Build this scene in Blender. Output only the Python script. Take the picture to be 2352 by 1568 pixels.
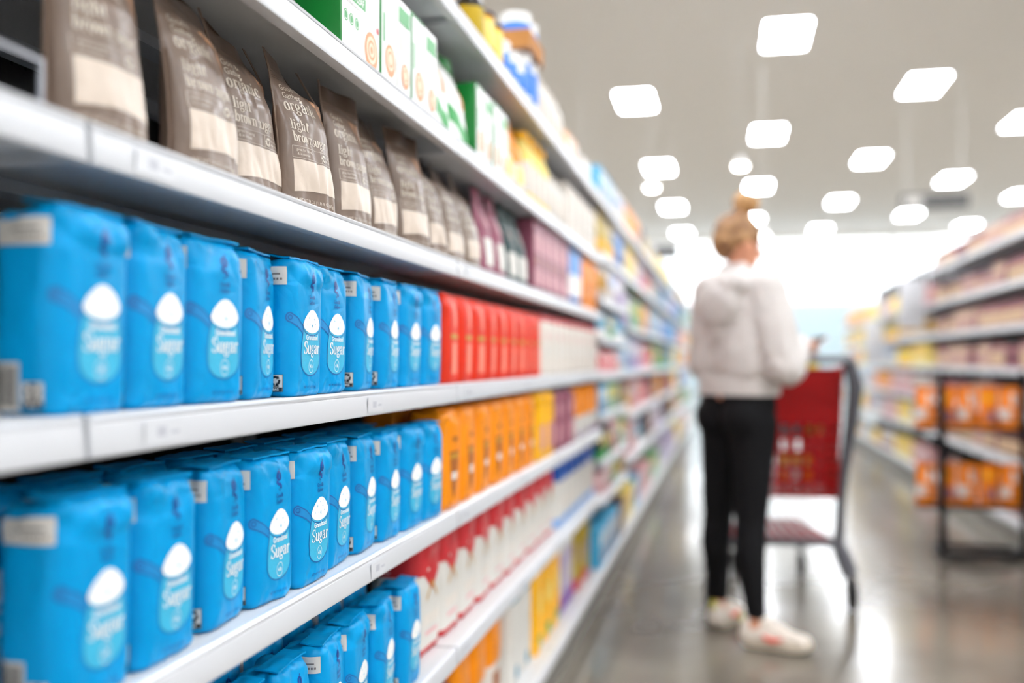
import bpy, bmesh, math, random
import numpy as np
from math import sin, cos, pi, radians, sqrt, atan2
from mathutils import Vector, Matrix, noise

for _o in list(bpy.data.objects):
    bpy.data.objects.remove(_o)
SC = bpy.context.scene
COL = SC.collection
random.seed(7)

# ------------------------------------------------------------------ camera, world, exposure
cd = bpy.data.cameras.new('camera')
cam = bpy.data.objects.new('camera', cd)
COL.objects.link(cam)
cam.location = (0, 0, 1.10)
cam.rotation_euler = (radians(91.086), 0, radians(12.357))
cd.sensor_width = 36
cd.lens = 34.44
cd.clip_start = 0.02
cd.clip_end = 200
cd.dof.use_dof = True
cd.dof.focus_distance = 1.40
cd.dof.aperture_fstop = 1.38
SC.camera = cam

W = bpy.data.worlds.new('world')
SC.world = W
W.use_nodes = True
W.node_tree.nodes['Background'].inputs[0].default_value = (0.93, 0.97, 1.0, 1)
W.node_tree.nodes['Background'].inputs[1].default_value = 1.9

SC.view_settings.view_transform = 'Standard'
SC.view_settings.look = 'None'
SC.view_settings.gamma = 1
SC.view_settings.use_curve_mapping = False
SC.view_settings.exposure = 1.08
PANEL_STRENGTH = 26.0


# ------------------------------------------------------------------ colours and materials
def lin(c):
    return tuple(((x / 255) / 12.92 if x / 255 <= 0.04045 else ((x / 255 + 0.055) / 1.055) ** 2.4) for x in c)


MATS = {}


def mat(name, rgb, rough=0.5, metal=0.0, spec=0.5, var=0.0, vscale=20.0, bump=0.0, bscale=60.0, coat=0.0, emit=None,
        trans=0.0, rvar=0.0, vcol=None, crease=0):
    """procedural material; var mixes towards vcol (or darker) by noise, bump adds fine relief"""
    if name in MATS:
        return MATS[name]
    m = bpy.data.materials.new(name)
    m.use_nodes = True
    nt = m.node_tree
    b = nt.nodes['Principled BSDF']
    c = lin(rgb)
    b.inputs['Base Color'].default_value = (*c, 1)
    b.inputs['Roughness'].default_value = rough
    b.inputs['Metallic'].default_value = metal
    b.inputs['Specular IOR Level'].default_value = spec
    b.inputs['Coat Weight'].default_value = coat
    b.inputs['Coat Roughness'].default_value = 0.15
    b.inputs['Transmission Weight'].default_value = trans
    if emit:
        b.inputs['Emission Color'].default_value = (*lin(emit[0]), 1)
        b.inputs['Emission Strength'].default_value = emit[1]
    if var or bump or rvar:
        tc = nt.nodes.new('ShaderNodeTexCoord')
        n = nt.nodes.new('ShaderNodeTexNoise')
        n.inputs['Scale'].default_value = vscale
        n.inputs['Detail'].default_value = 4
        nt.links.new(tc.outputs['Object'], n.inputs['Vector'])
        if var:
            mx = nt.nodes.new('ShaderNodeMix')
            mx.data_type = 'RGBA'
            mx.inputs[6].default_value = (*c, 1)
            c2 = lin(vcol) if vcol else tuple(x * (1 - var) for x in c)
            mx.inputs[7].default_value = (*c2, 1)
            rp = nt.nodes.new('ShaderNodeMapRange')
            rp.inputs[1].default_value = 0.38
            rp.inputs[2].default_value = 0.64
            nt.links.new(n.outputs['Fac'], rp.inputs[0])
            nt.links.new(rp.outputs[0], mx.inputs[0])
            nt.links.new(mx.outputs[2], b.inputs['Base Color'])
        if rvar:
            rr = nt.nodes.new('ShaderNodeMapRange')
            rr.inputs[1].default_value = 0.3
            rr.inputs[2].default_value = 0.7
            rr.inputs[3].default_value = max(rough - rvar, 0.02)
            rr.inputs[4].default_value = rough + rvar
            nt.links.new(n.outputs['Fac'], rr.inputs[0])
            nt.links.new(rr.outputs[0], b.inputs['Roughness'])
        if bump:
            n2 = nt.nodes.new('ShaderNodeTexNoise')
            n2.inputs['Scale'].default_value = bscale
            n2.inputs['Detail'].default_value = 3
            nt.links.new(tc.outputs['Object'], n2.inputs['Vector'])
            bp = nt.nodes.new('ShaderNodeBump')
            bp.inputs['Strength'].default_value = bump
            bp.inputs['Distance'].default_value = 0.004
            nt.links.new(n2.outputs['Fac'], bp.inputs['Height'])
            nt.links.new(bp.outputs['Normal'], b.inputs['Normal'])
            if crease:
                # sharp paper creases: edges of large warped cells
                vo = nt.nodes.new('ShaderNodeTexVoronoi')
                vo.feature = 'DISTANCE_TO_EDGE'
                vo.inputs['Scale'].default_value = crease
                wn_ = nt.nodes.new('ShaderNodeTexNoise')
                wn_.inputs['Scale'].default_value = 11
                va = nt.nodes.new('ShaderNodeVectorMath')
                va.operation = 'MULTIPLY_ADD'
                va.inputs[1].default_value = (0.09, 0.09, 0.09)
                nt.links.new(tc.outputs['Object'], wn_.inputs['Vector'])
                nt.links.new(wn_.outputs['Color'], va.inputs[0])
                nt.links.new(tc.outputs['Object'], va.inputs[2])
                nt.links.new(va.outputs[0], vo.inputs['Vector'])
                b3 = nt.nodes.new('ShaderNodeBump')
                b3.inputs['Strength'].default_value = 0.35
                b3.inputs['Distance'].default_value = 0.006
                nt.links.new(vo.outputs['Distance'], b3.inputs['Height'])
                nt.links.new(bp.outputs['Normal'], b3.inputs['Normal'])
                nt.links.new(b3.outputs['Normal'], b.inputs['Normal'])
    MATS[name] = m
    return m


M_BLUE = mat('blue_paper', (0, 154, 217), 0.33, spec=0.15, var=0.12, vscale=9, bump=0.10, bscale=45, crease=24)
M_NAVY = mat('navy_ink', (4, 66, 148), 0.4)
M_TEAL = mat('teal_ink', (58, 186, 226), 0.4, var=0.12, vscale=500)
M_TEALH = mat('handle_ink', (0, 136, 202), 0.4)
M_LINE = mat('outline_ink', (2, 98, 170), 0.4)
M_WINK = mat('white_ink', (244, 244, 242), 0.45)
M_LABEL = mat('label_paper', (212, 208, 202), 0.5, var=0.05, vscale=30)
M_BLACK = mat('black_ink', (20, 20, 24), 0.5)
M_GREYINK = mat('grey_ink', (120, 112, 108), 0.5)
M_POUCH = mat('brown_film', (124, 104, 90), 0.33, spec=0.5, var=0.14, vscale=7, bump=0.10, bscale=28, coat=0.12, crease=17)
M_POUCHD = mat('brown_film_header', (96, 77, 65), 0.30, spec=0.6, var=0.2, vscale=14, coat=0.3, bump=0.15, bscale=60)
M_CREAM = mat('cream_ink', (214, 202, 186), 0.4)
M_SUGAR = mat('sugar_window', (210, 194, 178), 0.38, var=0.06, vscale=40, coat=0.1, bump=0.05, crease=17)
M_CRUMB = mat('crumble_print', (150, 118, 96), 0.3, var=0.5, vscale=95, vcol=(212, 160, 122), coat=0.4)
M_WHITE = mat('white_enamel', (214, 216, 220), 0.32, spec=0.5, var=0.03, vscale=6)
M_DECK = mat('shelf_enamel', (206, 206, 206), 0.42, spec=0.5)
M_RAIL = mat('price_rail', (214, 216, 220), 0.28, spec=0.5)
M_UNDER = mat('shelf_underside', (208, 213, 220), 0.45, spec=0.5)
M_BACK = mat('dark_back_panel', (34, 34, 38), 0.6)
M_HOLE = mat('peg_hole', (6, 6, 7), 0.9)


# ------------------------------------------------------------------ mesh builder
class MB:
    def __init__(s):
        s.v = []
        s.f = []
        s.m = []
        s.mats = []

    def mi(s, m):
        if m not in s.mats:
            s.mats.append(m)
        return s.mats.index(m)

    def add(s, vs, fs, m):
        o = len(s.v)
        s.v += [tuple(p) for p in vs]
        k = s.mi(m)
        for f in fs:
            s.f.append(tuple(i + o for i in f))
            s.m.append(k)

    def box(s, x0, x1, y0, y1, z0, z1, m, bev=0.0, rot=None, at=None):
        if bev > 0:
            bm = bmesh.new()
            bmesh.ops.create_cube(bm, size=1)
            for v in bm.verts:
                v.co = Vector(((x0 + x1) / 2 + v.co.x * (x1 - x0), (y0 + y1) / 2 + v.co.y * (y1 - y0),
                               (z0 + z1) / 2 + v.co.z * (z1 - z0)))
            bmesh.ops.bevel(bm, geom=bm.edges[:], offset=bev, segments=2, profile=0.5, affect='EDGES')
            vs = [v.co.copy() for v in bm.verts]
            fs = [[v.index for v in f.verts] for f in bm.faces]
            bm.free()
        else:
            vs = [Vector(p) for p in ((x0, y0, z0), (x1, y0, z0), (x1, y1, z0), (x0, y1, z0),
                                      (x0, y0, z1), (x1, y0, z1), (x1, y1, z1), (x0, y1, z1))]
            fs = [(0, 3, 2, 1), (4, 5, 6, 7), (0, 1, 5, 4), (1, 2, 6, 5), (2, 3, 7, 6), (3, 0, 4, 7)]
        if rot is not None:
            vs = [rot @ p for p in vs]
        if at is not None:
            vs = [p + Vector(at) for p in vs]
        s.add(vs, fs, m)

    def lathe(s, prof, m, seg=20, at=(0, 0, 0), squash=1.0):
        vs = []
        fs = []
        for r, z in prof:
            for k in range(seg):
                a = 2 * pi * k / seg
                vs.append((at[0] + r * cos(a) * squash, at[1] + r * sin(a), at[2] + z))
        for i in range(len(prof) - 1):
            for k in range(seg):
                k2 = (k + 1) % seg
                fs.append((i * seg + k, i * seg + k2, (i + 1) * seg + k2, (i + 1) * seg + k))
        fs.append(tuple(range(seg - 1, -1, -1)))
        fs.append(tuple((len(prof) - 1) * seg + k for k in range(seg)))
        s.add(vs, fs, m)

    def tube(s, pts, r, m, seg=10, closed=False):
        pts = [Vector(p) for p in pts]
        n = len(pts)
        rs = r if isinstance(r, (list, tuple)) else [r] * n
        vs = []
        fs = []
        up = None
        for i, p in enumerate(pts):
            if closed:
                d = (pts[(i + 1) % n] - pts[i - 1]).normalized()
            else:
                d = (pts[min(i + 1, n - 1)] - pts[max(i - 1, 0)]).normalized()
            if up is None:
                up = Vector((0, 0, 1)) if abs(d.z) < 0.9 else Vector((1, 0, 0))
            a = d.cross(up).normalized()
            b = a.cross(d).normalized()
            up = b
            for k in range(seg):
                t = 2 * pi * k / seg
                vs.append(p + (a * cos(t) + b * sin(t)) * rs[i])
        rng = n if closed else n - 1
        for i in range(rng):
            j = (i + 1) % n
            for k in range(seg):
                k2 = (k + 1) % seg
                fs.append((i * seg + k, i * seg + k2, j * seg + k2, j * seg + k))
        if not closed:
            fs.append(tuple(range(seg - 1, -1, -1)))
            fs.append(tuple((n - 1) * seg + k for k in range(seg)))
        s.add(vs, fs, m)

    def mesh(s, name, smooth=True, angle=40):
        me = bpy.data.meshes.new(name)
        me.from_pydata(s.v, [], s.f)
        for m in s.mats:
            me.materials.append(m)
        me.polygons.foreach_set('material_index', s.m)
        bm = bmesh.new()
        bm.from_mesh(me)
        bmesh.ops.recalc_face_normals(bm, faces=bm.faces)
        bm.to_mesh(me)
        bm.free()
        if smooth:
            me.polygons.foreach_set('use_smooth', [True] * len(me.polygons))
            try:
                me.set_sharp_from_angle(angle=radians(angle))
            except Exception:
                pass
        me.update()
        return me


def link(name, me, parent=None, loc=(0, 0, 0), rot=(0, 0, 0)):
    o = bpy.data.objects.new(name, me)
    COL.objects.link(o)
    o.location = loc
    o.rotation_euler = rot
    if parent is not None:
        o.parent = parent
    return o


def tag(o, label, cat, group=None, kind=None):
    if label:
        o['label'] = label
    if cat:
        o['category'] = cat
    if group:
        o['group'] = group
    if kind:
        o['kind'] = kind
    return o


def thing(name, label, cat, loc=(0, 0, 0), rotz=0.0, group=None, rot=None):
    o = bpy.data.objects.new(name, None)
    COL.objects.link(o)
    o.empty_display_size = 0.05
    o.location = loc
    o.rotation_euler = rot if rot else (0, 0, rotz)
    return tag(o, label, cat, group)


def struct(name, mb):
    o = link(name, mb.mesh(name, smooth=False))
    o['kind'] = 'structure'
    return o


class Proto:
    """a kind of product: parts = list of (name, mesh, index of parent part or None)"""

    def __init__(s, name, cat, parts, labels=None):
        s.name = name
        s.cat = cat
        s.parts = parts
        s.labels = labels or {}

    def put(s, label, loc, rotz=0.0, group=None, rot=None, scale=1.0, name=None):
        r = thing(name or s.name, label, s.cat, loc, rotz, group, rot)
        if scale != 1.0:
            r.scale = (scale,) * 3 if not isinstance(scale, tuple) else scale
        made = []
        for i, (n, me, p) in enumerate(s.parts):
            o = link(n, me, r if p is None else made[p])
            if n in s.labels:
                o['label'] = s.labels[n]
            made.append(o)
        return r


# ------------------------------------------------------------------ lettering and flat shapes (2-D polygons)
def arc(cx, cy, rx, ry, a0, a1, n=12):
    return [(cx + rx * cos(radians(a0 + (a1 - a0) * i / n)), cy + ry * sin(radians(a0 + (a1 - a0) * i / n))) for i in range(n + 1)]


def pen(path, hx, hy, closed=False):
    """sweep a vertical-stress nib: thick uprights, thin crossbars"""
    n = len(path)
    L = []
    R = []
    for i, (x, y) in enumerate(path):
        if closed:
            a = path[i - 1]
            b = path[(i + 1) % n]
        else:
            a = path[max(i - 1, 0)]
            b = path[min(i + 1, n - 1)]
        dx, dy = b[0] - a[0], b[1] - a[1]
        d = math.hypot(dx, dy) or 1
        nx, ny = -dy / d, dx / d
        L.append((x + nx * hx, y + ny * hy))
        R.append((x - nx * hx, y - ny * hy))
    vs = L + R
    fs = []
    for i in range(n if closed else n - 1):
        j = (i + 1) % n
        fs.append((i, j, n + j, n + i))
    return vs, fs


def rect2(x0, y0, x1, y1):
    return [(x0, y0), (x1, y0), (x1, y1), (x0, y1)], [(0, 1, 2, 3)]


def poly2(pts):
    return list(pts), [tuple(range(len(pts)))]


def disc2(cx, cy, rx, ry=None, n=20):
    ry = ry or rx
    return poly2([(cx + rx * cos(2 * pi * i / n), cy + ry * sin(2 * pi * i / n)) for i in range(n)])


def merge(parts):
    V = []
    Fs = []
    for v, f in parts:
        o = len(V)
        V += list(v)
        Fs += [tuple(i + o for i in q) for q in f]
    return V, Fs


def xf(sh, sx=1.0, sy=1.0, dx=0.0, dy=0.0, rot=0.0, shear=0.0):
    c, s_ = cos(rot), sin(rot)
    out = []
    for x, y in sh[0]:
        x, y = x * sx + shear * y, y * sy
        out.append((x * c - y * s_ + dx, x * s_ + y * c + dy))
    return out, sh[1]


def ring2(cx, cy, r, t, n=28):
    return pen(arc(cx, cy, r, r, 0, 360 - 360 / n, n - 1), t / 2, t / 2, True)


HX, HY = 0.072, 0.026


def _serif(x, y, w=0.2, h=0.045):
    return rect2(x - w / 2, y, x + w / 2, y + h)


def glyph(ch):
    P = lambda path, k=1.0: pen(path, HX * k, HY)
    if ch == 'S':
        return merge([P(arc(0.28, 0.74, 0.19, 0.235, 20, 180, 10) + arc(0.28, 0.70, 0.19, 0.16, 180, 235, 4)
                        + [(0.33, 0.47)] + arc(0.27, 0.27, 0.21, 0.19, 50, 0, 4) + arc(0.27, 0.26, 0.21, 0.245, 0, -165, 12), 1.0),
                      rect2(0.44, 0.70, 0.49, 0.98), rect2(0.03, 0.03, 0.08, 0.32)]), 0.56
    if ch == 'u':
        return merge([P([(0.12, 0.66), (0.12, 0.22)] + arc(0.25, 0.2, 0.13, 0.18, 190, 300, 8) + [(0.38, 0.12)]),
                      P([(0.43, 0.68), (0.43, 0.0)]), rect2(0.0, 0.62, 0.12, 0.66), rect2(0.33, 0.62, 0.43, 0.66),
                      rect2(0.43, 0, 0.56, 0.04)]), 0.58
    if ch == 'g':
        return merge([pen(arc(0.24, 0.45, 0.15, 0.20, 0, 340, 17), HX, HY, True),
                      P([(0.36, 0.60), (0.45, 0.66), (0.52, 0.63)], 0.6),
                      P([(0.15, 0.27), (0.09, 0.17), (0.16, 0.08), (0.34, 0.06), (0.42, 0.0)], 0.7),
                      pen(arc(0.25, -0.10, 0.19, 0.135, 30, 350, 16), HX * 0.7, HY * 1.2, True)]), 0.54
    if ch == 'a':
        return merge([P(arc(0.25, 0.52, 0.15, 0.15, 170, 20, 8) + [(0.40, 0.45), (0.40, 0.08)] + arc(0.48, 0.08, 0.08, 0.07, 180, 280, 4)),
                      P([(0.38, 0.38), (0.25, 0.34)] + arc(0.20, 0.18, 0.13, 0.16, 100, 300, 10) + [(0.38, 0.12)], 0.9),
                      disc2(0.13, 0.50, 0.07)]), 0.56
    if ch == 's':
        return merge([P(arc(0.22, 0.50, 0.13, 0.15, 30, 180, 8) + [(0.2, 0.36)] + arc(0.21, 0.17, 0.15, 0.16, 60, -160, 12)), rect2(0.33, 0.46, 0.37, 0.66), rect2(0.03, 0.0, 0.07, 0.2)]), 0.42
    if ch == 'r':
        return merge([P([(0.15, 0.66), (0.15, 0)]), _serif(0.15, 0, 0.3), rect2(0.02, 0.62, 0.15, 0.66),
                      P([(0.2, 0.48)] + arc(0.33, 0.50, 0.13, 0.15, 170, 70, 5), 0.6), disc2(0.38, 0.57, 0.075)]), 0.46
    if ch == 'l':
        return merge([P([(0.14, 1.0), (0.14, 0)]), _serif(0.14, 0, 0.3), rect2(0.0, 0.955, 0.14, 1.0)]), 0.31
    if ch == 'i':
        return merge([P([(0.14, 0.66), (0.14, 0)]), _serif(0.14, 0, 0.3), rect2(0.0, 0.615, 0.14, 0.66), disc2(0.14, 0.86, 0.085)]), 0.31
    if ch in 'hn':
        top = 1.0 if ch == 'h' else 0.66
        return merge([P([(0.14, top), (0.14, 0)]), _serif(0.14, 0, 0.28), rect2(0.0, top - 0.045, 0.14, top),
                      P([(0.19, 0.5)] + arc(0.33, 0.48, 0.13, 0.18, 140, 0, 8) + [(0.46, 0)]), _serif(0.46, 0, 0.28)]), 0.62
    if ch == 't':
        return merge([P([(0.16, 0.86), (0.16, 0.16)] + arc(0.26, 0.15, 0.10, 0.13, 180, 300, 6)), rect2(0.0, 0.61, 0.34, 0.66)]), 0.38
    if ch == 'b':
        return merge([P([(0.14, 1.0), (0.14, 0.02)]), rect2(0.0, 0.955, 0.14, 1.0),
                      pen(arc(0.30, 0.33, 0.15, 0.32, -150, 150, 16), HX, HY)]), 0.55
    if ch in 'oc':
        if ch == 'o':
            return pen(arc(0.26, 0.33, 0.17, 0.33, 0, 342, 19), HX * 1.1, HY, True), 0.53
        return merge([pen(arc(0.26, 0.33, 0.17, 0.33, 45, 320, 14), HX, HY), disc2(0.38, 0.5, 0.07)]), 0.48
    if ch == 'w':
        return merge([P([(0.08, 0.66), (0.22, 0.0)]), P([(0.22, 0.0), (0.36, 0.66)], 0.4), P([(0.36, 0.66), (0.50, 0.0)]),
                      P([(0.50, 0.0), (0.64, 0.66)], 0.4), rect2(-0.02, 0.62, 0.18, 0.66), rect2(0.54, 0.62, 0.72, 0.66)]), 0.73
    return ([], []), 0.22


def serif(text, size, x=0.0, y=0.0, sx=1.0, centre=False):
    """cap height = size"""
    out = []
    cx = 0.0
    for ch in text:
        g, w = glyph(ch)
        out.append(xf(g, sx, 1.0, cx, 0))
        cx += w * sx
    sh = merge(out)
    if centre:
        sh = xf(sh, 1, 1, -cx / 2, 0)
    return xf(sh, size, size, x, y)


_sans_cache = {}


def sans(text, size, x=0.0, y=0.0, bold=0.0, sx=1.0, centre=False):
    key = (text, bold)
    if key not in _sans_cache:
        cu = bpy.data.curves.new('t', 'FONT')
        cu.body = text
        cu.size = 1.0
        cu.offset = bold
        cu.resolution_u = 3
        ob = bpy.data.objects.new('t', cu)
        COL.objects.link(ob)
        dg = bpy.context.evaluated_depsgraph_get()
        me = bpy.data.meshes.new_from_object(ob.evaluated_get(dg))
        vs = [(v.co.x, v.co.y) for v in me.vertices]
        fs = [tuple(p.vertices) for p in me.polygons]
        bpy.data.objects.remove(ob)
        bpy.data.curves.remove(cu)
        bpy.data.meshes.remove(me)
        _sans_cache[key] = (vs, fs)
    vs, fs = _sans_cache[key]
    if not vs:
        return [], []
    k = size / 0.70
    w = max(v[0] for v in vs) * k * sx
    return xf((vs, fs), k * sx, k, x - (w / 2 if centre else 0), y)


def recycle2(cx, cy, r):
    out = []
    for k in range(3):
        a = 90 + 120 * k
        p = arc(0, 0, r * 0.72, r * 0.72, a + 48, a - 28, 6)
        out.append(pen(p, r * 0.2, r * 0.2))
        e = radians(a - 28)
        c = (r * 0.72 * cos(e), r * 0.72 * sin(e))
        t = e - pi / 2
        out.append(poly2([(c[0] + r * 0.42 * cos(e), c[1] + r * 0.42 * sin(e)),
                          (c[0] - r * 0.42 * cos(e), c[1] - r * 0.42 * sin(e)),
                          (c[0] + r * 0.5 * cos(t), c[1] + r * 0.5 * sin(t))]))
    return xf(merge(out), 1, 1, cx, cy)


def glogo(cx, cy, h):
    """leafy letter g: bowl, tail and two leaves; h tall, centred"""
    parts = [pen(arc(0, 0.18, 0.15, 0.19, 0, 345, 20), 0.095, 0.035, True),
             poly2([(0.04, 0.42), (0.12, 0.40), (0.17, 0.50), (0.09, 0.50)]),
             pen([(-0.17, -0.02), (-0.17, -0.13), (-0.06, -0.19), (0.09, -0.2), (0.16, -0.28), (0.14, -0.40)], 0.095, 0.06),
             poly2([(-0.12, -0.36), (-0.04, -0.40), (0.03, -0.50), (-0.07, -0.47)])]
    return xf(merge(parts), h, h, cx, cy)


# ------------------------------------------------------------------ bag surfaces: a closed ring of columns, printed on
class Tube:
    """ring surface. cols: perimeter coordinate s (m, 0 = middle of the front), rows: z. pos(s,z)->xyz"""

    def __init__(s, per, h, ns, nz, pos):
        s.per, s.h, s.ns, s.nz = per, h, ns, nz
        s.P = np.zeros((ns, nz + 1, 3))
        for i in range(ns):
            for j in range(nz + 1):
                s.P[i, j] = pos(-per / 2 + per * i / ns, h * j / nz)
        du = np.roll(s.P, -1, 0) - np.roll(s.P, 1, 0)
        dv = np.gradient(s.P, axis=1)
        n = np.cross(du, dv)
        n /= (np.linalg.norm(n, axis=2, keepdims=True) + 1e-12)
        s.N = n

    def at(s, u, z, off=0.0):
        a = (u + s.per / 2) / s.per * s.ns
        b = min(max(z / s.h * s.nz, 0), s.nz - 1e-6)
        i = int(math.floor(a + 1e-9))
        fa = a - i
        i %= s.ns
        i2 = (i + 1) % s.ns
        j = int(b)
        fb = b - j
        w = ((1 - fa) * (1 - fb), fa * (1 - fb), (1 - fa) * fb, fa * fb)
        p = s.P[i, j] * w[0] + s.P[i2, j] * w[1] + s.P[i, j + 1] * w[2] + s.P[i2, j + 1] * w[3]
        if off:
            p = p + off * (s.N[i, j] * w[0] + s.N[i2, j] * w[1] + s.N[i, j + 1] * w[2] + s.N[i2, j + 1] * w[3])
        return p

    def body(s, mb, m, top=None, bands=(), capfn=None):
        ns, nz = s.ns, s.nz
        vs = [tuple(s.P[i, j]) for i in range(ns) for j in range(nz + 1)]
        fs = {}
        for i in range(ns):
            i2 = (i + 1) % ns
            for j in range(nz):
                mm = m
                zc = s.h * (j + 0.5) / nz
                for z0, z1, bmm in bands:
                    if z0 <= zc < z1:
                        mm = bmm
                fs.setdefault(mm, []).append((i * (nz + 1) + j, i2 * (nz + 1) + j, i2 * (nz + 1) + j + 1, i * (nz + 1) + j + 1))
        o = len(mb.v)
        mb.v += vs
        for mm, q in fs.items():
            k = mb.mi(mm)
            for f in q:
                mb.f.append(tuple(a + o for a in f))
                mb.m.append(k)
        # caps: shrink the ring to its centre
        for j, first in ((0, False), (nz, True)):
            ring = s.P[:, j]
            c = ring.mean(0)
            prev = [o + i * (nz + 1) + j for i in range(ns)]
            mm = m
            for z0, z1, bmm in bands:
                if z0 <= s.h * j / nz <= z1:
                    mm = bmm
            k = mb.mi(mm)
            steps = (0.75, 0.5, 0.25) if first else (0.6,)
            for t in steps:
                cur = []
                for i in range(ns):
                    p = c + (ring[i] - c) * t
                    if first and capfn:
                        p = capfn(p, t)
                    cur.append(len(mb.v))
                    mb.v.append(tuple(p))
                for i in range(ns):
                    i2 = (i + 1) % ns
                    q = (prev[i], prev[i2], cur[i2], cur[i])
                    mb.f.append(q if first else q[::-1])
                    mb.m.append(k)
                prev = cur
            mb.f.append(tuple(prev) if first else tuple(prev[::-1]))
            mb.m.append(k)


def cut2(sh, per, h, ns, nz):
    """cut a flat shape along the grid lines of a Tube so it can follow its surface"""
    if not sh[0]:
        return sh
    bm = bmesh.new()
    vv = [bm.verts.new((x, y, 0)) for x, y in sh[0]]
    for f in sh[1]:
        if len(set(f)) >= 3:
            try:
                bm.faces.new([vv[i] for i in f])
            except ValueError:
                pass
    big = [f for f in bm.faces if len(f.verts) > 4]
    if big:
        bmesh.ops.triangulate(bm, faces=big)
    xs = [p[0] for p in sh[0]]
    ys = [p[1] for p in sh[0]]
    dx = per / ns
    dz = h / nz
    i0 = math.ceil((min(xs) + per / 2) / dx + 1e-6)
    i1 = math.floor((max(xs) + per / 2) / dx - 1e-6)
    for i in range(i0, i1 + 1):
        bmesh.ops.bisect_plane(bm, geom=bm.verts[:] + bm.edges[:] + bm.faces[:], dist=1e-7,
                               plane_co=(-per / 2 + i * dx, 0, 0), plane_no=(1, 0, 0))
    for j in range(math.ceil(min(ys) / dz + 1e-6), math.floor(max(ys) / dz - 1e-6) + 1):
        bmesh.ops.bisect_plane(bm, geom=bm.verts[:] + bm.edges[:] + bm.faces[:], dist=1e-7,
                               plane_co=(0, j * dz, 0), plane_no=(0, 1, 0))
    bm.verts.index_update()
    out = [(v.co.x, v.co.y) for v in bm.verts], [tuple(v.index for v in f.verts) for f in bm.faces]
    bm.free()
    return out


def print_on(mb, tube, decals):
    """decals: list of (cut shape, material, lift)"""
    for sh, m, lift in decals:
        if sh[0]:
            mb.add([tube.at(x, z, lift) for x, z in sh[0]], sh[1], m)


def ridge(x, y, z):
    return abs(noise.noise(Vector((x, y, z))))


def brick_pos(Wd, Dp, H, r, seed, crumple=1.0, bulge=0.004):
    """front face towards +x, width along y, perimeter s runs front -> +y side -> back -> -y side"""
    a = Wd / 2 - r
    b = Dp / 2 - r
    q = pi * r / 2
    segs = [(a, 'f'), (q, 'c1'), (2 * b, 'r'), (q, 'c2'), (2 * a, 'k'), (q, 'c3'), (2 * b, 'l'), (q, 'c4'), (a, 'f2')]
    per = sum(x[0] for x in segs)

    def ring(s):
        s = s % per
        for L, t in segs:
            if s <= L or t == 'f2':
                break
            s -= L
        if t == 'f':
            return Dp / 2, s, 1, 0
        if t == 'c1':
            g = s / r
            return b + r * cos(g), a + r * sin(g), cos(g), sin(g)
        if t == 'r':
            return b - s, Wd / 2, 0, 1
        if t == 'c2':
            g = pi / 2 + s / r
            return -b + r * cos(g), a + r * sin(g), cos(g), sin(g)
        if t == 'k':
            return -Dp / 2, a - s, -1, 0
        if t == 'c3':
            g = pi + s / r
            return -b + r * cos(g), -a + r * sin(g), cos(g), sin(g)
        if t == 'l':
            return -b + s, -Wd / 2, 0, -1
        if t == 'c4':
            g = 1.5 * pi + s / r
            return b + r * cos(g), -a + r * sin(g), cos(g), sin(g)
        return Dp / 2, -a + s, 1, 0

    def pos(s, z):
        x, y, nx, ny = ring(s)
        t = z / H
        bu = bulge * (1 - (2 * y / Wd) ** 2) * sin(pi * min(max(t, 0), 1)) ** 0.6 * abs(nx)
        bl = bulge * 0.6 * (1 - min(1, (2 * x / Dp) ** 2)) * sin(pi * t) ** 0.6 * abs(ny)
        top = min(max((t - 0.80) / 0.20, 0), 1)
        bot = min(max((0.13 - t) / 0.13, 0), 1)
        amp = 0.0004 + 0.0042 * top ** 1.2 + 0.0030 * bot
        w = amp * crumple * ((ridge(x * 26 + seed, y * 26, z * 22) * 2.2 - 0.5) + 0.5 * (ridge(x * 60 + seed, y * 60, z * 70) * 2 - 0.4))
        w += crumple * 0.0130 * top * (1 - top * 0.3) * (ridge(x * 17 + seed * 1.3, y * 17 + z * 9, z * 12 - y * 8) * 1.9 - 0.55)
        w += 0.0012 * crumple * noise.noise(Vector((x * 14 + seed * 2, y * 14, z * 9)))
        k = bu + bl + w
        # tucks: the narrow sides fold inwards under the top, the front sags between its corners
        w -= 0.017 * crumple * top ** 1.3 * abs(ny) * max(0, 1 - abs(2 * x / Dp) * 1.05)
        w -= 0.0065 * crumple * sin(pi * min(1, top * 1.1)) * abs(nx) * (0.6 + 0.4 * cos(3 * pi * y / Wd + seed))
        w += 0.0035 * crumple * bot * abs(nx) * sin(5 * pi * y / Wd + seed * 2)
        inn = 0.006 * max(0, (t - 0.93) / 0.07) ** 2 + 0.004 * max(0, (0.04 - t) / 0.04) ** 2
        k -= inn
        zz = z + (top ** 2) * crumple * (0.004 * noise.noise(Vector((x * 20 + seed, y * 20, 5))) - 0.003 * (x < 0))
        return (x + nx * k, y + ny * k, max(zz, 0.0))

    return pos, per


# ---------------------------------------------------------------- blue sugar bag
SW, SD, SH = 0.111, 0.070, 0.185
S_NS, S_NZ = 104, 56


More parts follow.
